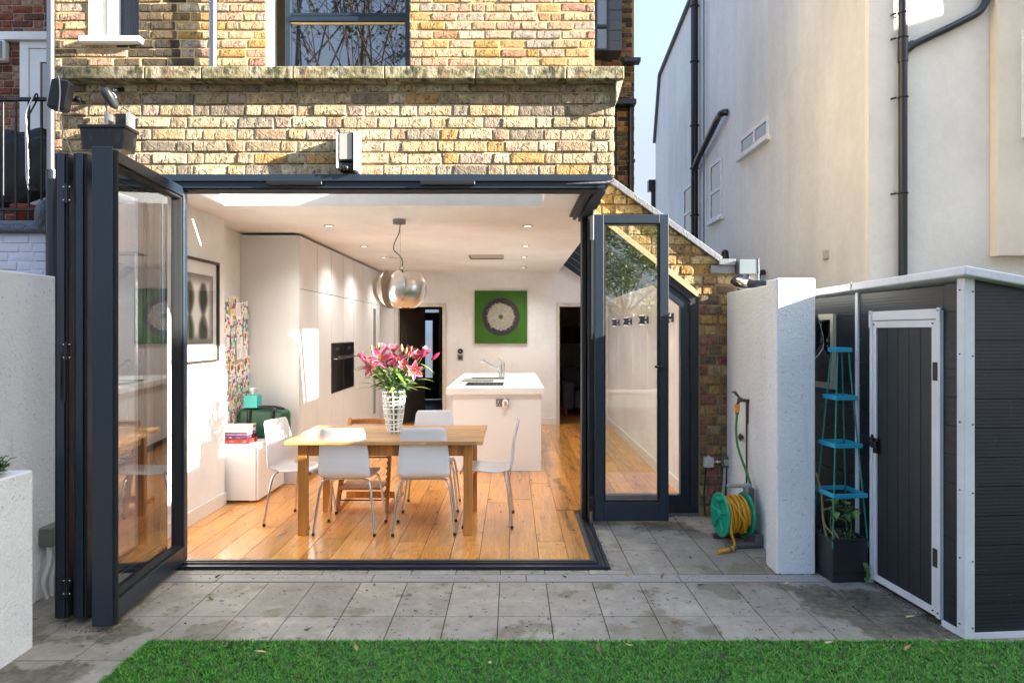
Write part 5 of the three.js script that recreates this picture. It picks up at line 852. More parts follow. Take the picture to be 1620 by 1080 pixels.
{
  // pendant: curved metal petals wound round one another
  const p = thing('pendant_lamp', 'round brushed metal petal pendant hanging over the table', 'pendant lamp', [-1.02, 2.572, -6.17]);
  const al = std([0.80, 0.77, 0.73], 0.3, { metalness: 1, side: THREE.DoubleSide }), inn = std([0.82, 0.74, 0.64], 0.5);
  part('ceiling_rose', uvm(new THREE.CylinderGeometry(0.058, 0.058, 0.04, 28).translate(0, -0.021, 0)), M.steel, p);
  part('flex', tube([[0.01, -0.04, 0], [0.0, -0.12, 0.01], [-0.045, -0.22, 0], [-0.05, -0.27, 0], [0.02, -0.35, 0], [0.03, -0.42, 0]], 0.0045, 40, 8), M.black, p);
  part('support_wire', rod([0.01, -0.04, 0.01], [0.012, -0.45, 0.01], 0.0016, 0.0016, 6), M.steel, p);
  const cy = -0.635;
  // each petal is a dished disc, leaning on its neighbour like a half open shutter
  for (let k = 0; k < 7; k++) {
    const a = 0.45 + k / 7 * Math.PI * 2, R = 0.21, g = new THREE.SphereGeometry(R, 40, 18, 0, Math.PI * 2, 0, 0.98);
    g.rotateX(Math.PI / 2);                                      // dish faces +z
    g.scale(0.82, 0.98, 1); g.translate(0, 0, -R); g.rotateZ(-0.45); g.rotateY(-0.45); g.translate(0, 0, 0.2); g.rotateY(a); g.translate(0.012, cy, 0);
    part('petal', uvm(g), al, p);
    const g2 = g.clone().translate(-0.012, -cy, 0).scale(0.985, 0.985, 0.985).translate(0.012, cy, 0); part('petal_lining', g2, inn, p);
  }
  part('bulb_holder', [rod([0.015, -0.45, 0], [0.015, -0.56, 0], 0.022)], M.steel, p); part('bulb', uvm(new THREE.SphereGeometry(0.045, 18, 12).translate(0.015, -0.6, 0)), std('#f2ead8', 0.4), p);
}
// recessed downlights: a bright lens and its light just under it
for (const [x, d, lab] of [[-1.75, 6.52, 'nearest ceiling downlight of the left row'], [-1.75, 8.06, 'second ceiling downlight of the left row'], [-1.74, 9.24, 'third ceiling downlight of the left row'], [-1.73, 10.7, 'farthest ceiling downlight of the left row'], [0.15, 6.53, 'nearest ceiling downlight of the right row'], [0.16, 8.03, 'second ceiling downlight of the right row'], [0.16, 9.2, 'third ceiling downlight of the right row'], [0.18, 10.7, 'farthest ceiling downlight of the right row']]) {
  const l = thing('ceiling_downlight', lab, 'downlight', [x, 2.572, -d], 0, 'recessed kitchen downlights');
  part('bezel', uvm(new THREE.TorusGeometry(0.042, 0.007, 8, 28).rotateX(Math.PI / 2).translate(0, -0.002, 0)), M.steel, l);
  part('lens', uvm(new THREE.CylinderGeometry(0.036, 0.036, 0.004, 24).translate(0, -0.003, 0)), std('#ffffff', 0.4, { emissive: new THREE.Color(1, 0.8, 0.55), emissiveIntensity: 0.6 }), l);
  const s = new THREE.SpotLight(new THREE.Color(1, 0.97, 0.92), 0.82, 0, 1.2, 1, 2); s.position.set(0, -0.02, 0); s.target.position.set(0, -2.5, 0); s.castShadow = true; s.shadow.radius = 2; l.add(s, s.target);
}
{
  const g = thing('ceiling_grille', 'long slim extractor grille in the kitchen ceiling', 'grille', [-0.345, 2.57, -9.2]);
  wpart('frame', [bx(-0.58, -0.11, 2.562, 2.5715, 8.97, 9.43, 0.002)], std('#b7afa0', 0.5), g); wpart('slot', [bx(-0.57, -0.12, 2.559, 2.5615, 9.30, 9.41), bx(-0.57, -0.55, 2.559, 2.5615, 9.0, 9.3)], M.black, g);
  const s = thing('smoke_alarm', 'white ceiling smoke alarm behind the pendant', 'smoke alarm', [-1.56, 2.572, -9.0]); part('body', uvm(new THREE.CylinderGeometry(0.075, 0.06, 0.035, 28).translate(0, -0.018, 0)), M.lacquerWhite, s); part('vent_ring', uvm(new THREE.TorusGeometry(0.055, 0.006, 8, 24).rotateX(Math.PI / 2).translate(0, -0.034, 0)), std('#b8b2a6', 0.5), s);
  const t = thing('wall_thermostat', 'round black thermostat on the back wall left of the green canvas', 'thermostat', [-0.87, 1.2, -11.49]); wpart('dial', [uvm(new THREE.CylinderGeometry(0.042, 0.045, 0.03, 28).rotateX(Math.PI / 2).translate(-0.872, 1.237, -11.485))], M.black, t); wpart('face', uvm(new THREE.CylinderGeometry(0.02, 0.02, 0.006, 20).rotateX(Math.PI / 2).translate(-0.872, 1.237, -11.468)), M.steel, t);
  const w = thing('steel_switch', 'steel light switch below the round thermostat', 'switch', [-0.87, 1.08, -11.49]); wpart('plate', bx(-0.918, -0.828, 1.088, 1.176, 11.488, 11.499, 0.002), M.steel, w); wpart('rocker', [bx(-0.897, -0.877, 1.112, 1.152, 11.482, 11.4875), bx(-0.869, -0.849, 1.112, 1.152, 11.482, 11.4875)], M.black, w);
}
// wall lights of the side return, shining up and down its wall
for (const [d, lab] of [[6.86, 'nearest dark cone wall light in the side return'], [8.12, 'second dark cone wall light in the side return'], [9.24, 'third dark cone wall light in the side return'], [10.3, 'farthest dark cone wall light in the side return']]) {
  const l = thing('wall_light', lab, 'wall light', [1.62, 1.70, -d], 0, 'wall lights of the side return');
  part('back_plate', uvm(new RoundedBoxGeometry(0.012, 0.09, 0.07, 1, 0.003).translate(-0.007, 0, 0)), M.frame, l);
  part('shade', [rod([-0.075, -0.05, 0], [-0.075, 0.0, 0], 0.045, 0.024, 22), rod([-0.075, 0.0, 0], [-0.075, 0.05, 0], 0.024, 0.045, 22), rod([-0.012, 0, 0], [-0.07, 0, 0], 0.012)], M.frame, l);
  for (const s of [-1, 1]) {
    part('lamp', uvm(new THREE.CylinderGeometry(0.03, 0.03, 0.004, 18).translate(-0.075, s * 0.053, 0)), std('#ffffff', 0.4, { emissive: new THREE.Color(1, 0.72, 0.42), emissiveIntensity: 0.5 }), l);
    const q = new THREE.SpotLight(new THREE.Color(1, 0.74, 0.46), 0.022, 0, 0.75, 0.9, 2); q.position.set(-0.075, s * 0.058, 0); q.target.position.set(-0.04, s * 1.2, 0); q.castShadow = true; l.add(q, q.target);
  }
}
// beyond the doorways
{
  const d = thing('front_door', 'dark front door with two pale glass panels at the end of the hallway', 'door', [-2.14, 0, -16]);
  wpart('stile', [bx(-2.56, -2.34, 0, 2.02, 15.96, 16.01), bx(-2.17, -2.09, 0, 2.02, 15.96, 16.01), bx(-1.86, -1.72, 0, 2.02, 15.96, 16.01), bx(-2.34, -1.86, 1.83, 2.02, 15.955, 15.958), bx(-2.34, -1.86, 0, 0.5, 15.955, 15.958), bx(-2.56, -1.72, 2.09, 2.12, 15.96, 16.01)], std([0.012, 0.014, 0.02], 0.4), d);
  const fr = phy('#dfe8f2', 0.75, { transmission: 0.9, thickness: 0 });
  for (const [a, b] of [[-2.338, -2.172], [-2.088, -1.862]]) wpart('glass_panel', uvm(new THREE.PlaneGeometry(b - a, 1.32).translate((a + b) / 2, 1.165, -15.985)), fr, d);
  wpart('fanlight', uvm(new THREE.PlaneGeometry(0.84, 0.07).translate(-2.14, 2.055, -15.985)), fr, d);
  const o = thing('hall_door', 'open brown inner door inside the left doorway', 'door', [-1.9, 0, -11.68], 1.15); part('leaf', uvm(new THREE.BoxGeometry(0.76, 1.97, 0.04).translate(0.38, 0.985, 0)), std([0.05, 0.042, 0.034], 0.45), o); part('panel_moulding', [0.55, 1.4].map((y) => uvm(new RoundedBoxGeometry(0.5, 0.7, 0.05, 1, 0.01).translate(0.38, y, 0))), std([0.04, 0.034, 0.028], 0.45), o);
  const s = thing('sofa', 'mauve grey sofa seen through the right doorway', 'sofa', [1.25, 0, -13.3]); part('arm', uvm(new RoundedBoxGeometry(0.22, 0.52, 0.9, 4, 0.07).translate(-0.18, 0.36, 0)), std([0.12, 0.115, 0.16], 0.9), s); part('seat', uvm(new RoundedBoxGeometry(1.0, 0.34, 0.9, 4, 0.06).translate(0.44, 0.27, 0)), std([0.12, 0.115, 0.16], 0.9), s); part('backrest', uvm(new RoundedBoxGeometry(1.2, 0.75, 0.24, 4, 0.08).translate(0.35, 0.47, -0.5)), std([0.12, 0.115, 0.16], 0.9), s); part('foot', [rod([-0.22, 0, 0.35], [-0.22, 0.1, 0.35], 0.025)], M.beech, s);
  const c = thing('white_side_unit', 'small white cabinet behind the right doorway', 'cabinet', [1.52, 0, -12.7]); part('carcass', uvm(new RoundedBoxGeometry(0.45, 0.4, 0.4, 1, 0.006).translate(0, 0.22, 0)), M.lacquerWhite, c); part('drawer', uvm(new RoundedBoxGeometry(0.42, 0.16, 0.015, 1, 0.004).translate(0, 0.3, 0.207)), M.lacquerWhite, c); part('foot', [-0.19, 0.19].map((x) => rod([x, 0, 0.15], [x, 0.022, 0.15], 0.02)), M.black, c);
  const l = thing('floor_lamp', 'floor lamp with dark red shade in the dark room', 'lamp', [1.35, 0, -14.6]); part('shade', uvm(new THREE.CylinderGeometry(0.26, 0.3, 0.34, 32, 1, true).translate(0, 1.5, 0)), std([0.05, 0.008, 0.012], 0.9, { side: THREE.DoubleSide }), l); part('pole', [rod([0, 0.02, 0], [0, 1.5, 0], 0.012), uvm(new THREE.CylinderGeometry(0.14, 0.15, 0.025, 24).translate(0, 0.013, 0))], M.steel, l);
}

// ---------- vase of lilies ----------
{
  const bx0 = -0.965, bz = -5.58, by = 0.731;
  const v = thing('glass_vase', 'tapered clear glass vase with white lattice on the table', 'vase', [bx0, by, bz]);
  const R = (y) => lerp(0.042, 0.088, Math.pow(y / 0.345, 0.7)) + 0.006 * Math.sin(y / 0.345 * Math.PI);
  const prof = [new THREE.Vector2(0, 0.001)]; for (let i = 0; i <= 20; i++) prof.push(new THREE.Vector2(R(i / 20 * 0.345), i / 20 * 0.345)); for (let i = 20; i >= 1; i--) prof.push(new THREE.Vector2(R(i / 20 * 0.345) - 0.004, Math.max(i / 20 * 0.345, 0.012))); prof.push(new THREE.Vector2(0, 0.012));
  part('glass_body', uvm(new THREE.LatheGeometry(prof, 40)), phy('#ffffff', 0.02, { transmission: 1, thickness: 0, ior: 1.3 }), v);
  const wh = std('#f4f4f2', 0.35), band = [], up = [];
  for (let k = 0; k < 10; k++) { const pts = []; for (let i = 0; i <= 36; i++) { const a = i / 36 * 6.2832, y = clamp(0.012 + k * 0.0365 + 0.009 * Math.sin(a + k * 1.3), 0.004, 0.341); pts.push(V(Math.cos(a) * (R(y) + 0.001), y, Math.sin(a) * (R(y) + 0.001))); } band.push(tube(pts, 0.0058, 60, 6)); }
  for (let k = 0; k < 9; k++) { const pts = []; for (let i = 0; i <= 12; i++) { const y = i / 12 * 0.34 + 0.002, a = k / 9 * 6.2832 + 0.35 * y; pts.push(V(Math.cos(a) * (R(y) + 0.001), y, Math.sin(a) * (R(y) + 0.001))); } up.push(tube(pts, 0.0065, 24, 6)); }
  part('white_lattice', [...band, ...up], wh, v);
  const b = thing('lily_bouquet', 'bouquet of bright pink and white lilies in the lattice vase', 'flowers', [bx0, by + 0.014, bz]);
  seedState = 1234;
  const petal = (l, w, curl) => {
    const n = 8, m = 4, pos = [], c = [], idx = [];
    for (let i = 0; i <= n; i++) for (let j = 0; j <= m; j++) {
      const t = i / n, q = (j / m) * 2 - 1, ww = w * Math.pow(Math.sin(Math.PI * (0.06 + 0.94 * t) * 0.985), 0.8) * 0.5, out = l * (0.28 * t + 0.62 * t * t) * curl, up = l * (t - 0.32 * t * t * t * curl) * (1.12 - 0.55 * curl);
      pos.push(q * ww, up + 0.008 * Math.abs(q) * Math.sin(t * 3) + 0.002 * Math.sin(t * 14 + q * 3), out);
      const e = smooth(0.6, 1.05, Math.abs(q)) + smooth(0.9, 1, t) * 0.6, base = smooth(0.22, 0, t), f = smooth(0.12, 0, Math.abs(q)) * 0.25; const A = [0.44, 0.002, 0.05], W = [0.80, 0.34, 0.46], Y = [0.5, 0.52, 0.12];
      for (let k = 0; k < 3; k++) c.push(lerp(lerp(A[k], W[k], clamp(e * 0.85 + f)), Y[k], base * 0.7));
      if (i < n && j < m) { const a = i * (m + 1) + j; idx.push(a, a + 1, a + m + 2, a, a + m + 2, a + m + 1); }
    }
    const g = new THREE.BufferGeometry(); g.setAttribute('position', new THREE.Float32BufferAttribute(pos, 3)); g.setAttribute('color', new THREE.Float32BufferAttribute(c, 3)); g.setAttribute('uv', new THREE.Float32BufferAttribute(new Float32Array(pos.length / 3 * 2), 2)); g.setIndex(idx); g.computeVertexNormals(); return g.toNonIndexed();
  };
  const pm = phy('#ffffff', 0.5, { vertexColors: true, transmission: 0.15, thickness: 0, side: THREE.DoubleSide });
  const aim = (g, p, dir) => { g.applyQuaternion(new THREE.Quaternion().setFromUnitVectors(V(0, 1, 0), V(...dir).normalize())); g.translate(...p); return g; };
  const P = (px, py, z = 0) => [(px - 810) * 5.57 / 1080 - bx0, 1.55 - (py - 526) * 5.57 / 1080 - by - 0.014, z];
  const stemTo = (p, r = 0.0035) => part('stem', tube([[rr(-0.02, 0.02), 0.02, rr(-0.02, 0.02)], [p[0] * 0.22 + rr(-0.01, 0.01), 0.33, p[2] * 0.25], [p[0] * 0.7, lerp(0.34, p[1], 0.6), p[2] * 0.7], [p[0], p[1] - 0.01, p[2]]], r, 18, 6), M.stem, b);
  const flowers = [[587, 580, 0.09, [-0.6, 0.15, 0.9], 0.075, 1], [602, 566, 0.05, [-0.1, 0.5, 0.9], 0.10, 1.05], [633, 570, 0.06, [-0.35, 0.6, 0.8], 0.09, 0.95], [607, 550, -0.05, [0.4, 0.8, 0.2], 0.07, 0.8], [622, 553, -0.02, [0.1, 0.9, 0.35], 0.08, 0.7], [641, 577, 0.09, [0.15, 0.35, 1], 0.075, 0.55], [656, 585, 0.08, [0.5, -0.1, 0.9], 0.085, 0.8], [661, 565, 0.03, [0.3, 0.9, 0.4], 0.085, 0.45], [670, 560, 0.0, [0.6, 0.8, 0.2], 0.09, 0.4], [575, 566, 0.0, [-0.5, 0.8, 0.2], 0.08, 0.35], [616, 575, -0.1, [0, 0.6, -0.8], 0.09, 1], [645, 560, -0.1, [0.3, 0.7, -0.7], 0.09, 0.9]];
  for (const [px, py, z, dir, l, curl] of flowers) {
    const p = P(px, py, z), f = [], a0 = rr(0, 1), d0 = V(...dir).normalize(), c = [p[0] - d0.x * 0.03, p[1] - d0.y * 0.03, p[2] - d0.z * 0.03];
    for (let k = 0; k < 6; k++) f.push(petal(l * rr(1.1, 1.28), l * (k % 2 ? 0.62 : 0.46), curl * rr(0.9, 1.1)).translate(0, 0, 0.004 + (k % 2) * 0.0015).rotateY(a0 + k * 1.0472));
    const fl = part('flower', f.map((g) => aim(g, c, dir)), pm, b);
    if (curl > 0.5) { const s = [], an = []; for (let k = 0; k < 6; k++) { const q = a0 + k * 1.05, e = [Math.cos(q) * 0.018, l * 0.62, Math.sin(q) * 0.018]; s.push(tube([[0, 0.005, 0], [Math.cos(q) * 0.006, l * 0.35, Math.sin(q) * 0.006], e], 0.0012, 6, 5)); an.push(uvm(new THREE.SphereGeometry(0.004, 8, 6).scale(1, 0.6, 2).translate(...e))); } part('stamens', s.map((g) => aim(g, c, dir)), M.leafLime, fl); part('anthers', an.map((g) => aim(g, c, dir)), std([0.30, 0.11, 0.03], 0.8), fl); }
    stemTo(c);
  }
  const bud = (px, py, z, dir, l, w, pink) => { const p = P(px, py, z), pr = []; for (let i = 0; i <= 10; i++) { const t = i / 10; pr.push(new THREE.Vector2(w * Math.pow(Math.sin(Math.PI * Math.min(t, 0.985)), 0.7) * (1 - 0.25 * t), t * l)); } const g = uvm(new THREE.LatheGeometry(pr, 14)); part('bud', aim(g, p, dir), pink ? std([0.55, 0.02, 0.10], 0.5) : leafMat([0.42, 0.46, 0.14], 0.2), b); stemTo(p, 0.003); };
  bud(681, 570, 0.0, [0.75, 0.65, 0.1], 0.10, 0.017, 1); bud(667, 566, 0.05, [0.5, 0.8, 0.3], 0.08, 0.016, 1); bud(588, 560, -0.02, [-0.15, 1, 0], 0.075, 0.013, 0); bud(598, 556, -0.03, [-0.1, 1, 0.1], 0.075, 0.014, 0); bud(635, 560, 0.0, [0, 1, 0.1], 0.085, 0.015, 0); bud(641, 560, 0.02, [0.3, 0.9, 0.2], 0.06, 0.011, 0);
  bud(579, 574, 0.04, [-0.45, 0.85, 0.2], 0.07, 0.015, 1); bud(650, 556, 0.02, [0.25, 1, 0.1], 0.05, 0.006, 0);
  const lfs = [leafGeo(0.14, 0.032, 0.22, 0.3, 7), leafGeo(0.115, 0.03, 0.4, 0.3, 6), leafGeo(0.095, 0.032, 0.1, 0.3, 6)];
  for (let k = 0; k < 170; k++) { const a = rr(0, 6.283), r = Math.sqrt(rnd()), y = rr(0.33, 0.53), q = r * lerp(0.055, 0.2, (y - 0.33) / 0.2); part('leaf', orient(pick(lfs), a + rr(-0.5, 0.5), rr(-0.2, 0.95), Math.sin(a) * q, y, Math.cos(a) * q * 0.85, rr(-0.5, 0.5)), rnd() < 0.55 ? M.leafLime : rnd() < 0.6 ? M.leafGreen : M.leafDark, b); }
  for (const [px, py, yaw, pitch, z] of [[585, 612, -1.5, -0.02, 0.04], [660, 600, 1.5, 0.12, 0.05], [655, 612, 1.55, 0.1, 0.06], [580, 578, -1.6, -0.2, 0.02], [590, 608, -1.45, 0.25, 0.0], [665, 575, 1.4, -0.35, 0.04]]) part('leaf', orient(lfs[0], yaw, pitch, ...P(px, py, z)), M.leafLime, b);
  for (let k = 0; k < 8; k++) part('stem', tube([[rr(-0.025, 0.025), 0.005, rr(-0.025, 0.025)], [rr(-0.03, 0.03), 0.15, rr(-0.03, 0.03)], [rr(-0.06, 0.06), 0.36, rr(-0.05, 0.05)]], 0.004, 10, 6), M.stem, b);
}

// ---------- lawn, litter, and what stands behind the camera ----------
{
  const bed = struct('lawn_bed', bx(-1.822, 5, -0.085, -0.018, -6, 3.445), std([0.012, 0.03, 0.006], 1), 'backing of the artificial lawn');
  seedState = 4321;
  const blade = (h, w, lean) => { const g = new THREE.BufferGeometry(); g.setAttribute('position', new THREE.Float32BufferAttribute([-w, 0, 0, w, 0, 0, w * 0.8, h * 0.55, lean * 0.3, -w * 0.8, h * 0.55, lean * 0.3, 0, h, lean], 3)); g.setIndex([0, 1, 2, 0, 2, 3, 3, 2, 4]); return g.toNonIndexed(); };
  const tuft = []; for (let k = 0; k < 6; k++) { const g = blade(rr(0.013, 0.027), rr(0.0013, 0.0022), rr(0.008, 0.026)); g.rotateY(rr(0, 6.28)); g.translate(rr(-0.006, 0.006), 0, rr(-0.006, 0.006)); tuft.push(g); }
  const tg = mergeGeometries(tuft); tg.computeVertexNormals();
  const gm = phy('#ffffff', 0.5, { side: THREE.DoubleSide, transmission: 0.2, thickness: 0 });
  const spots = []; for (let k = 0; k < 52000; k++) spots.push([rr(-1.82, 3.0), rr(2.75, 3.443), 1]); for (let k = 0; k < 2600; k++) spots.push(rnd() < 0.8 ? [rr(-1.83, 2.4), 3.443 + 0.014 * rnd() * rnd(), 0.95] : [-1.822 - 0.012 * rnd(), rr(2.7, 3.445), 0.95]); for (let k = 0; k < 36000; k++) spots.push([rr(-1.82, 4.8), rr(0.3, 2.75), 1.5]); for (let k = 0; k < 9000; k++) spots.push([rr(3.0, 4.8), rr(2.75, 3.38), 1.2]);
  const im = new THREE.InstancedMesh(tg, gm, spots.length), mx = new THREE.Matrix4(), q = new THREE.Quaternion(), c = new THREE.Color();
  spots.forEach(([x, d, s], i) => { q.setFromEuler(new THREE.Euler(rr(-0.25, 0.25), rr(0, 6.28), rr(-0.25, 0.25))); const k = s * rr(0.75, 1.2); mx.compose(V(x, -0.019, -d), q, V(k * s, k, k * s)); im.setMatrixAt(i, mx); const t = rnd(); t < 0.3 ? c.setRGB(0.018, 0.085, 0.004) : t < 0.78 ? c.setRGB(0.05 + 0.05 * rnd(), 0.25 + 0.17 * rnd(), 0.006 + 0.01 * rnd()) : t < 0.94 ? c.setRGB(0.18, 0.42, 0.03) : c.setRGB(0.14, 0.12, 0.04); im.setColorAt(i, c); });
  im.name = 'artificial_grass'; tag(im, 'bright green artificial grass along the front edge of the patio', 'grass', undefined, 'stuff'); im.castShadow = im.receiveShadow = true; scene.add(im);
}
{
  seedState = 606; const tones = [std('#a88458', 0.9), std('#7c6446', 0.9), std('#c9ac84', 0.9), std('#4a3b2c', 0.9)], gs = [0.4, -0.5, 0.7].map((f, i) => { const g = leafGeo(0.04 + i * 0.008, 0.018, -0.25, f, 4); return g; });
  const spots = [[-0.75, 3.30, 'g'], [-1.42, 3.34, 'g'], [-1.18, 3.28, 'g'], [0.15, 3.39, 'g'], [0.6, 3.36, 'g'], [0.42, 3.28, 'g'], [1.55, 3.38, 'g'], [1.25, 3.40, 'g'], [1.9, 3.3, 'g'], [2.1, 3.36, 'g'], [-0.1, 3.2, 'g'], [1.0, 3.2, 'g'], [-0.55, 3.86, 'p'], [-1.75, 4.0, 'p'], [-0.2, 4.35, 'p'], [0.35, 4.36, 'p'], [0.75, 4.38, 'p'], [0.95, 4.34, 'p'], [1.7, 4.25, 'p'], [1.15, 4.25, 'p'], [0.86, 3.7, 'p'], [1.1, 3.58, 'p'], [-1.3, 4.37, 'p'], [-1.9, 4.36, 'p'], [-2.05, 4.36, 'p'], [1.9, 3.8, 'p'], [2.16, 3.75, 'p'], [2.1, 4.0, 'p'], [0.68, 4.6, 'p'], [1.25, 4.75, 'p'], [-0.9, 4.1, 'p'], [-1.1, 3.6, 'p']];
  const ord = ['first', 'second', 'third', 'fourth', 'fifth', 'sixth', 'seventh', 'eighth', 'ninth', 'tenth', 'eleventh', 'twelfth', 'thirteenth', 'fourteenth', 'fifteenth', 'sixteenth', 'seventeenth', 'eighteenth', 'nineteenth', 'twentieth'], rank = (x, w) => spots.filter((s) => s[2] === w && s[0] < x).length;
  spots.forEach(([x, d, w], i) => { const m = solo('fallen_leaf', gs[i % 3].clone(), tones[i % 4], `${['pale brown', 'brown', 'sandy', 'dark brown'][i % 4]} fallen leaf, ${ord[rank(x, w)]} from the left of those on the ${w === 'g' ? 'grass' : 'paving'}`, 'leaf', w === 'g' ? 'dry leaves on the grass' : 'dry leaves on the patio'); m.position.set(x, w === 'g' ? 0.014 : -0.014, -d); m.rotation.set(rr(-0.2, 0.2), rr(0, 6.28), rr(-0.25, 0.25)); });
}
// soil, grit and moss gathered where walls, shed and track meet the paving
{
  seedState = 909; const g = new THREE.IcosahedronGeometry(0.0042, 0).scale(1, 0.55, 1.2), pos = [];
  const run = (xa, da, xb, db, n, w) => { for (let k = 0; k < n; k++) { const t = rnd(); pos.push([lerp(xa, xb, t) + (rnd() + rnd() - 1) * w, lerp(da, db, t) + (rnd() + rnd() - 1) * w]); } };
  run(1.72, 4.43, 1.975, 4.43, 90, 0.015); run(1.72, 4.43, 1.72, 4.62, 40, 0.015); run(1.836, 4.64, 1.836, 5.84, 150, 0.02); run(2.31, 3.49, 2.19, 4.7, 170, 0.02); run(-2.49, 3.3, -2.393, 3.0, 40, 0.02); run(-2.778, 3.45, -2.778, 4.58, 110, 0.02); run(-2.2, 4.51, 0.66, 4.51, 190, 0.012); run(-2.2, 4.365, 2.2, 4.365, 260, 0.05); run(1.2, 5.83, 1.9, 5.83, 120, 0.03); run(-2.4, 3.65, -2.1, 3.55, 50, 0.06); run(0.67, 4.55, 0.67, 5.5, 60, 0.015);
  for (let k = 0; k < 260; k++) pos.push([rr(-2.3, 2.2), rr(3.5, 4.3)]);
  const im = new THREE.InstancedMesh(g, std('#ffffff', 0.95), pos.length), mx = new THREE.Matrix4(), q = new THREE.Quaternion(), c = new THREE.Color();
  pos.forEach(([x, d], i) => { q.setFromEuler(new THREE.Euler(rr(-1, 1), rr(0, 6.28), rr(-1, 1))); const s = 0.45 + 1.5 * rnd() * rnd() * rnd(); mx.compose(V(x, -0.0185, -d), q, V(s * rr(0.7, 1.6), s, s)); im.setMatrixAt(i, mx); const t = rnd(); t < 0.55 ? c.setRGB(0.05, 0.038, 0.026) : t < 0.75 ? c.setRGB(0.11, 0.09, 0.065) : t < 0.9 ? c.setRGB(0.05, 0.075, 0.02) : c.setRGB(0.35, 0.31, 0.25); im.setColorAt(i, c); });
  im.name = 'patio_grit'; tag(im, 'soil crumbs and grit scattered over the patio and along wall bases', 'grit', undefined, 'stuff'); scene.add(im);
}
// unseen house blocks added and turned to the sun to shade lawn and cabinets
for (const [z, s, L, h, lab] of [[-3.41, -1, 15, 8.4, 'unseen brick block added to shade the far cabinets, beyond the beige house'], [-0.16, 1, 6, 9, 'unseen brick block added to shade the patio and garden wall, level with the lawn']]) {
  const k = thing('shade_house', lab, 'house', [14, 0, z], -0.254, 'unseen blocks added for shade');
  part('wall', uvm(new THREE.BoxGeometry(6, h, L).translate(3, h / 2, s * L / 2)), M.mortar, k); part('roof_parapet', uvm(new THREE.BoxGeometry(6.1, 0.2, L).translate(3, h + 0.1, s * L / 2)), M.stone, k);
  if (s > 0) { part('shade_annexe', uvm(new THREE.BoxGeometry(5.9, 7.0, 0.66).translate(3, 3.5, -0.331)), M.mortar, k); }  // lower added block, closes the gap where sun would reach patio and shed front
  for (let y = 1; y < h - 2; y += 2.8) for (let q = 1.2; q < L - 1; q += 2.6) part('window', uvm(new THREE.BoxGeometry(0.08, 1.5, 1).translate(-0.02, y + 0.75, s * q)), M.palePane, k);
}
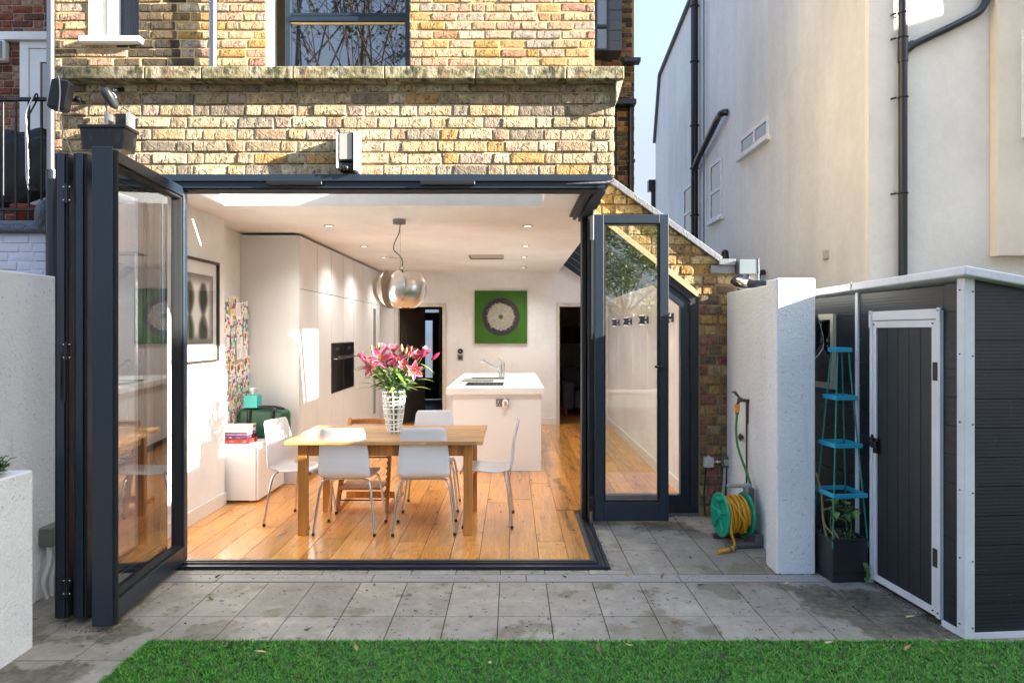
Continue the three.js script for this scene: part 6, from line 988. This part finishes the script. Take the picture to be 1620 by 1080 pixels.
{
  // back fence and trees that the door glass and the sash window mirror
  const f = thing('back_fence', 'tall grey boarded fence at the far end of the garden', 'fence', [1, 0, 7.5]); const fm = std('#6f7684', 0.85, { map: T.mottle });
  for (let k = 0; k < 60; k++) part('board', uvm(new THREE.BoxGeometry(0.19, 2.0 + (k % 2) * 0.01, 0.02).translate(-6 + k * 0.2, 1.0, (k % 2) * 0.012)), fm, f);
  const leafy = (name, lab, pos, r, n, seed, m) => {
    seedState = seed; const t = thing(name, lab, 'tree', pos); const hh = r[1] * 0.95;
    part('trunk', [tube([[0, 0, 0], [0.08, hh * 0.5, 0.05], [0, hh, 0]], 0.14, 12, 8), ...Array.from({ length: 14 }, () => { const a = rr(0, 6.28), e = rr(0.3, 0.9); return rod([0, hh * rr(0.5, 0.95), 0], [Math.cos(a) * r[0] * e, hh + rr(-0.2, 0.8) * r[1], Math.sin(a) * r[2] * e], 0.04, 0.012, 6); })], std('#5a4936', 0.95), t);
    const lg = leafGeo(0.13, 0.06, 0.2, 0.2, 3), c = new THREE.InstancedMesh(lg, m, n), mx = new THREE.Matrix4(), q = new THREE.Quaternion(), cl = new THREE.Color(), clumps = Array.from({ length: 60 }, () => { const u = rr(-1, 1), a = rr(0, 6.28), s = Math.sqrt(1 - u * u) * rr(0.5, 1); return [s * Math.cos(a) * r[0], hh + u * r[1] * rr(0.5, 1) + r[1] * 0.4, s * Math.sin(a) * r[2], rr(0.3, 0.6)]; });
    for (let i = 0; i < n; i++) { const k = pick(clumps), g = () => (rnd() + rnd() + rnd() - 1.5) * k[3] * 1.1; q.setFromEuler(new THREE.Euler(rr(-1, 1), rr(0, 6.28), rr(-1, 1))); const s = rr(0.7, 1.5); mx.compose(V(k[0] + g(), k[1] + g(), k[2] + g()), q, V(s, s, s)); c.setMatrixAt(i, mx); const b = rnd(); cl.setRGB(0.16 + 0.34 * b, 0.24 + 0.30 * b, 0.04 + 0.02 * b); c.setColorAt(i, cl); }
    c.name = 'crown'; c.userData.kind = 'stuff'; c.castShadow = c.receiveShadow = true; t.add(c); return t;
  };
  const lm = phy('#ffffff', 0.5, { side: THREE.DoubleSide, transmission: 0.35, thickness: 0 });
  leafy('evergreen_tree', 'bushy yellow green evergreen tree behind the back fence', [3.4, 0, 10], [3.0, 2.7, 2.0], 16000, 71, lm);
  leafy('evergreen_tree', 'smaller bushy evergreen behind the left end of the back fence', [-3.2, 0, 11], [1.9, 2.2, 1.6], 7000, 72, lm);
  const bare = (lab, pos, h, seed, tone) => {
    seedState = seed; const t = thing('bare_tree', lab, 'tree', pos, 0, 'bare winter trees'), br = [];
    const grow = (p, dir, len, r, lev) => { const mid = p.clone().addScaledVector(dir, len * 0.5).add(V(rr(-1, 1), rr(-0.3, 0.3), rr(-1, 1)).multiplyScalar(len * 0.07)), e = p.clone().addScaledVector(dir, len); if (lev) { br.push(rod(p, mid, r, r * 0.85, lev < 2 ? 7 : 5), rod(mid, e, r * 0.85, r * 0.65, lev < 2 ? 7 : 5)); } if (lev >= 5) return; const n = lev < 1 ? 7 : lev < 2 ? 5 : lev < 4 ? 4 : 2; for (let k = 0; k < n; k++) { const a = rr(0, 6.28), s = rr(0.35, 0.95), nd = dir.clone().add(V(Math.cos(a) * s, rr(0.0, 0.35), Math.sin(a) * s)).normalize(), q = p.clone().lerp(e, lev ? rr(0.4, 1) : rr(0.4, 1)); grow(q, nd, len * rr(0.5, 0.72), r * rr(0.42, 0.58), lev + 1); } };
    part('trunk', [rod([0, 0, 0], [0, h * 0.62, 0], 0.2, 0.11, 12), rod([0, h * 0.62, 0], [0.2, h, 0.1], 0.11, 0.03, 10)], tone, t);
    grow(V(0, h * 0.15, 0), V(0.05, 1, 0).normalize(), h * 0.62, 0.085, 0); part('branches', br, tone, t);
    const n = 2600, c = new THREE.InstancedMesh(leafGeo(0.16, 0.1, 0.2, 0.2, 3), lm, n), mx = new THREE.Matrix4(), q = new THREE.Quaternion(), cl = new THREE.Color();
    for (let i = 0; i < n; i++) { const g = br[Math.floor(rnd() * br.length)].attributes.position, k = Math.floor(rnd() * g.count); q.setFromEuler(new THREE.Euler(rr(-1, 1), rr(0, 6.28), rr(-1, 1))); const s = rr(0.6, 1.5); mx.compose(V(g.getX(k) + rr(-0.15, 0.15), g.getY(k) + rr(-0.15, 0.15), g.getZ(k) + rr(-0.15, 0.15)), q, V(s, s, s)); c.setMatrixAt(i, mx); const b = rnd(); cl.setRGB(0.03 + 0.08 * b, 0.05 + 0.08 * b, 0.015); c.setColorAt(i, cl); }
    c.name = 'crown'; c.userData.kind = 'stuff'; t.add(c); return t;
  };
  bare('tall bare tree behind the garden with pale trunk', [-5.6, 0, 12.5], 15, 81, std('#6e5f4c', 0.95));
  bare('tall bare tree behind the garden with dark trunk', [-8.6, 0, 14.5], 17, 82, std('#352e27', 0.95));
  bare('bare tree behind the garden nearest the evergreen', [-2.6, 0, 15.5], 16, 83, std('#3a3229', 0.95));
}
scene.traverse((o) => { if (o.isMesh) { o.castShadow = true; o.receiveShadow = true; } });
renderer.render(scene, camera);
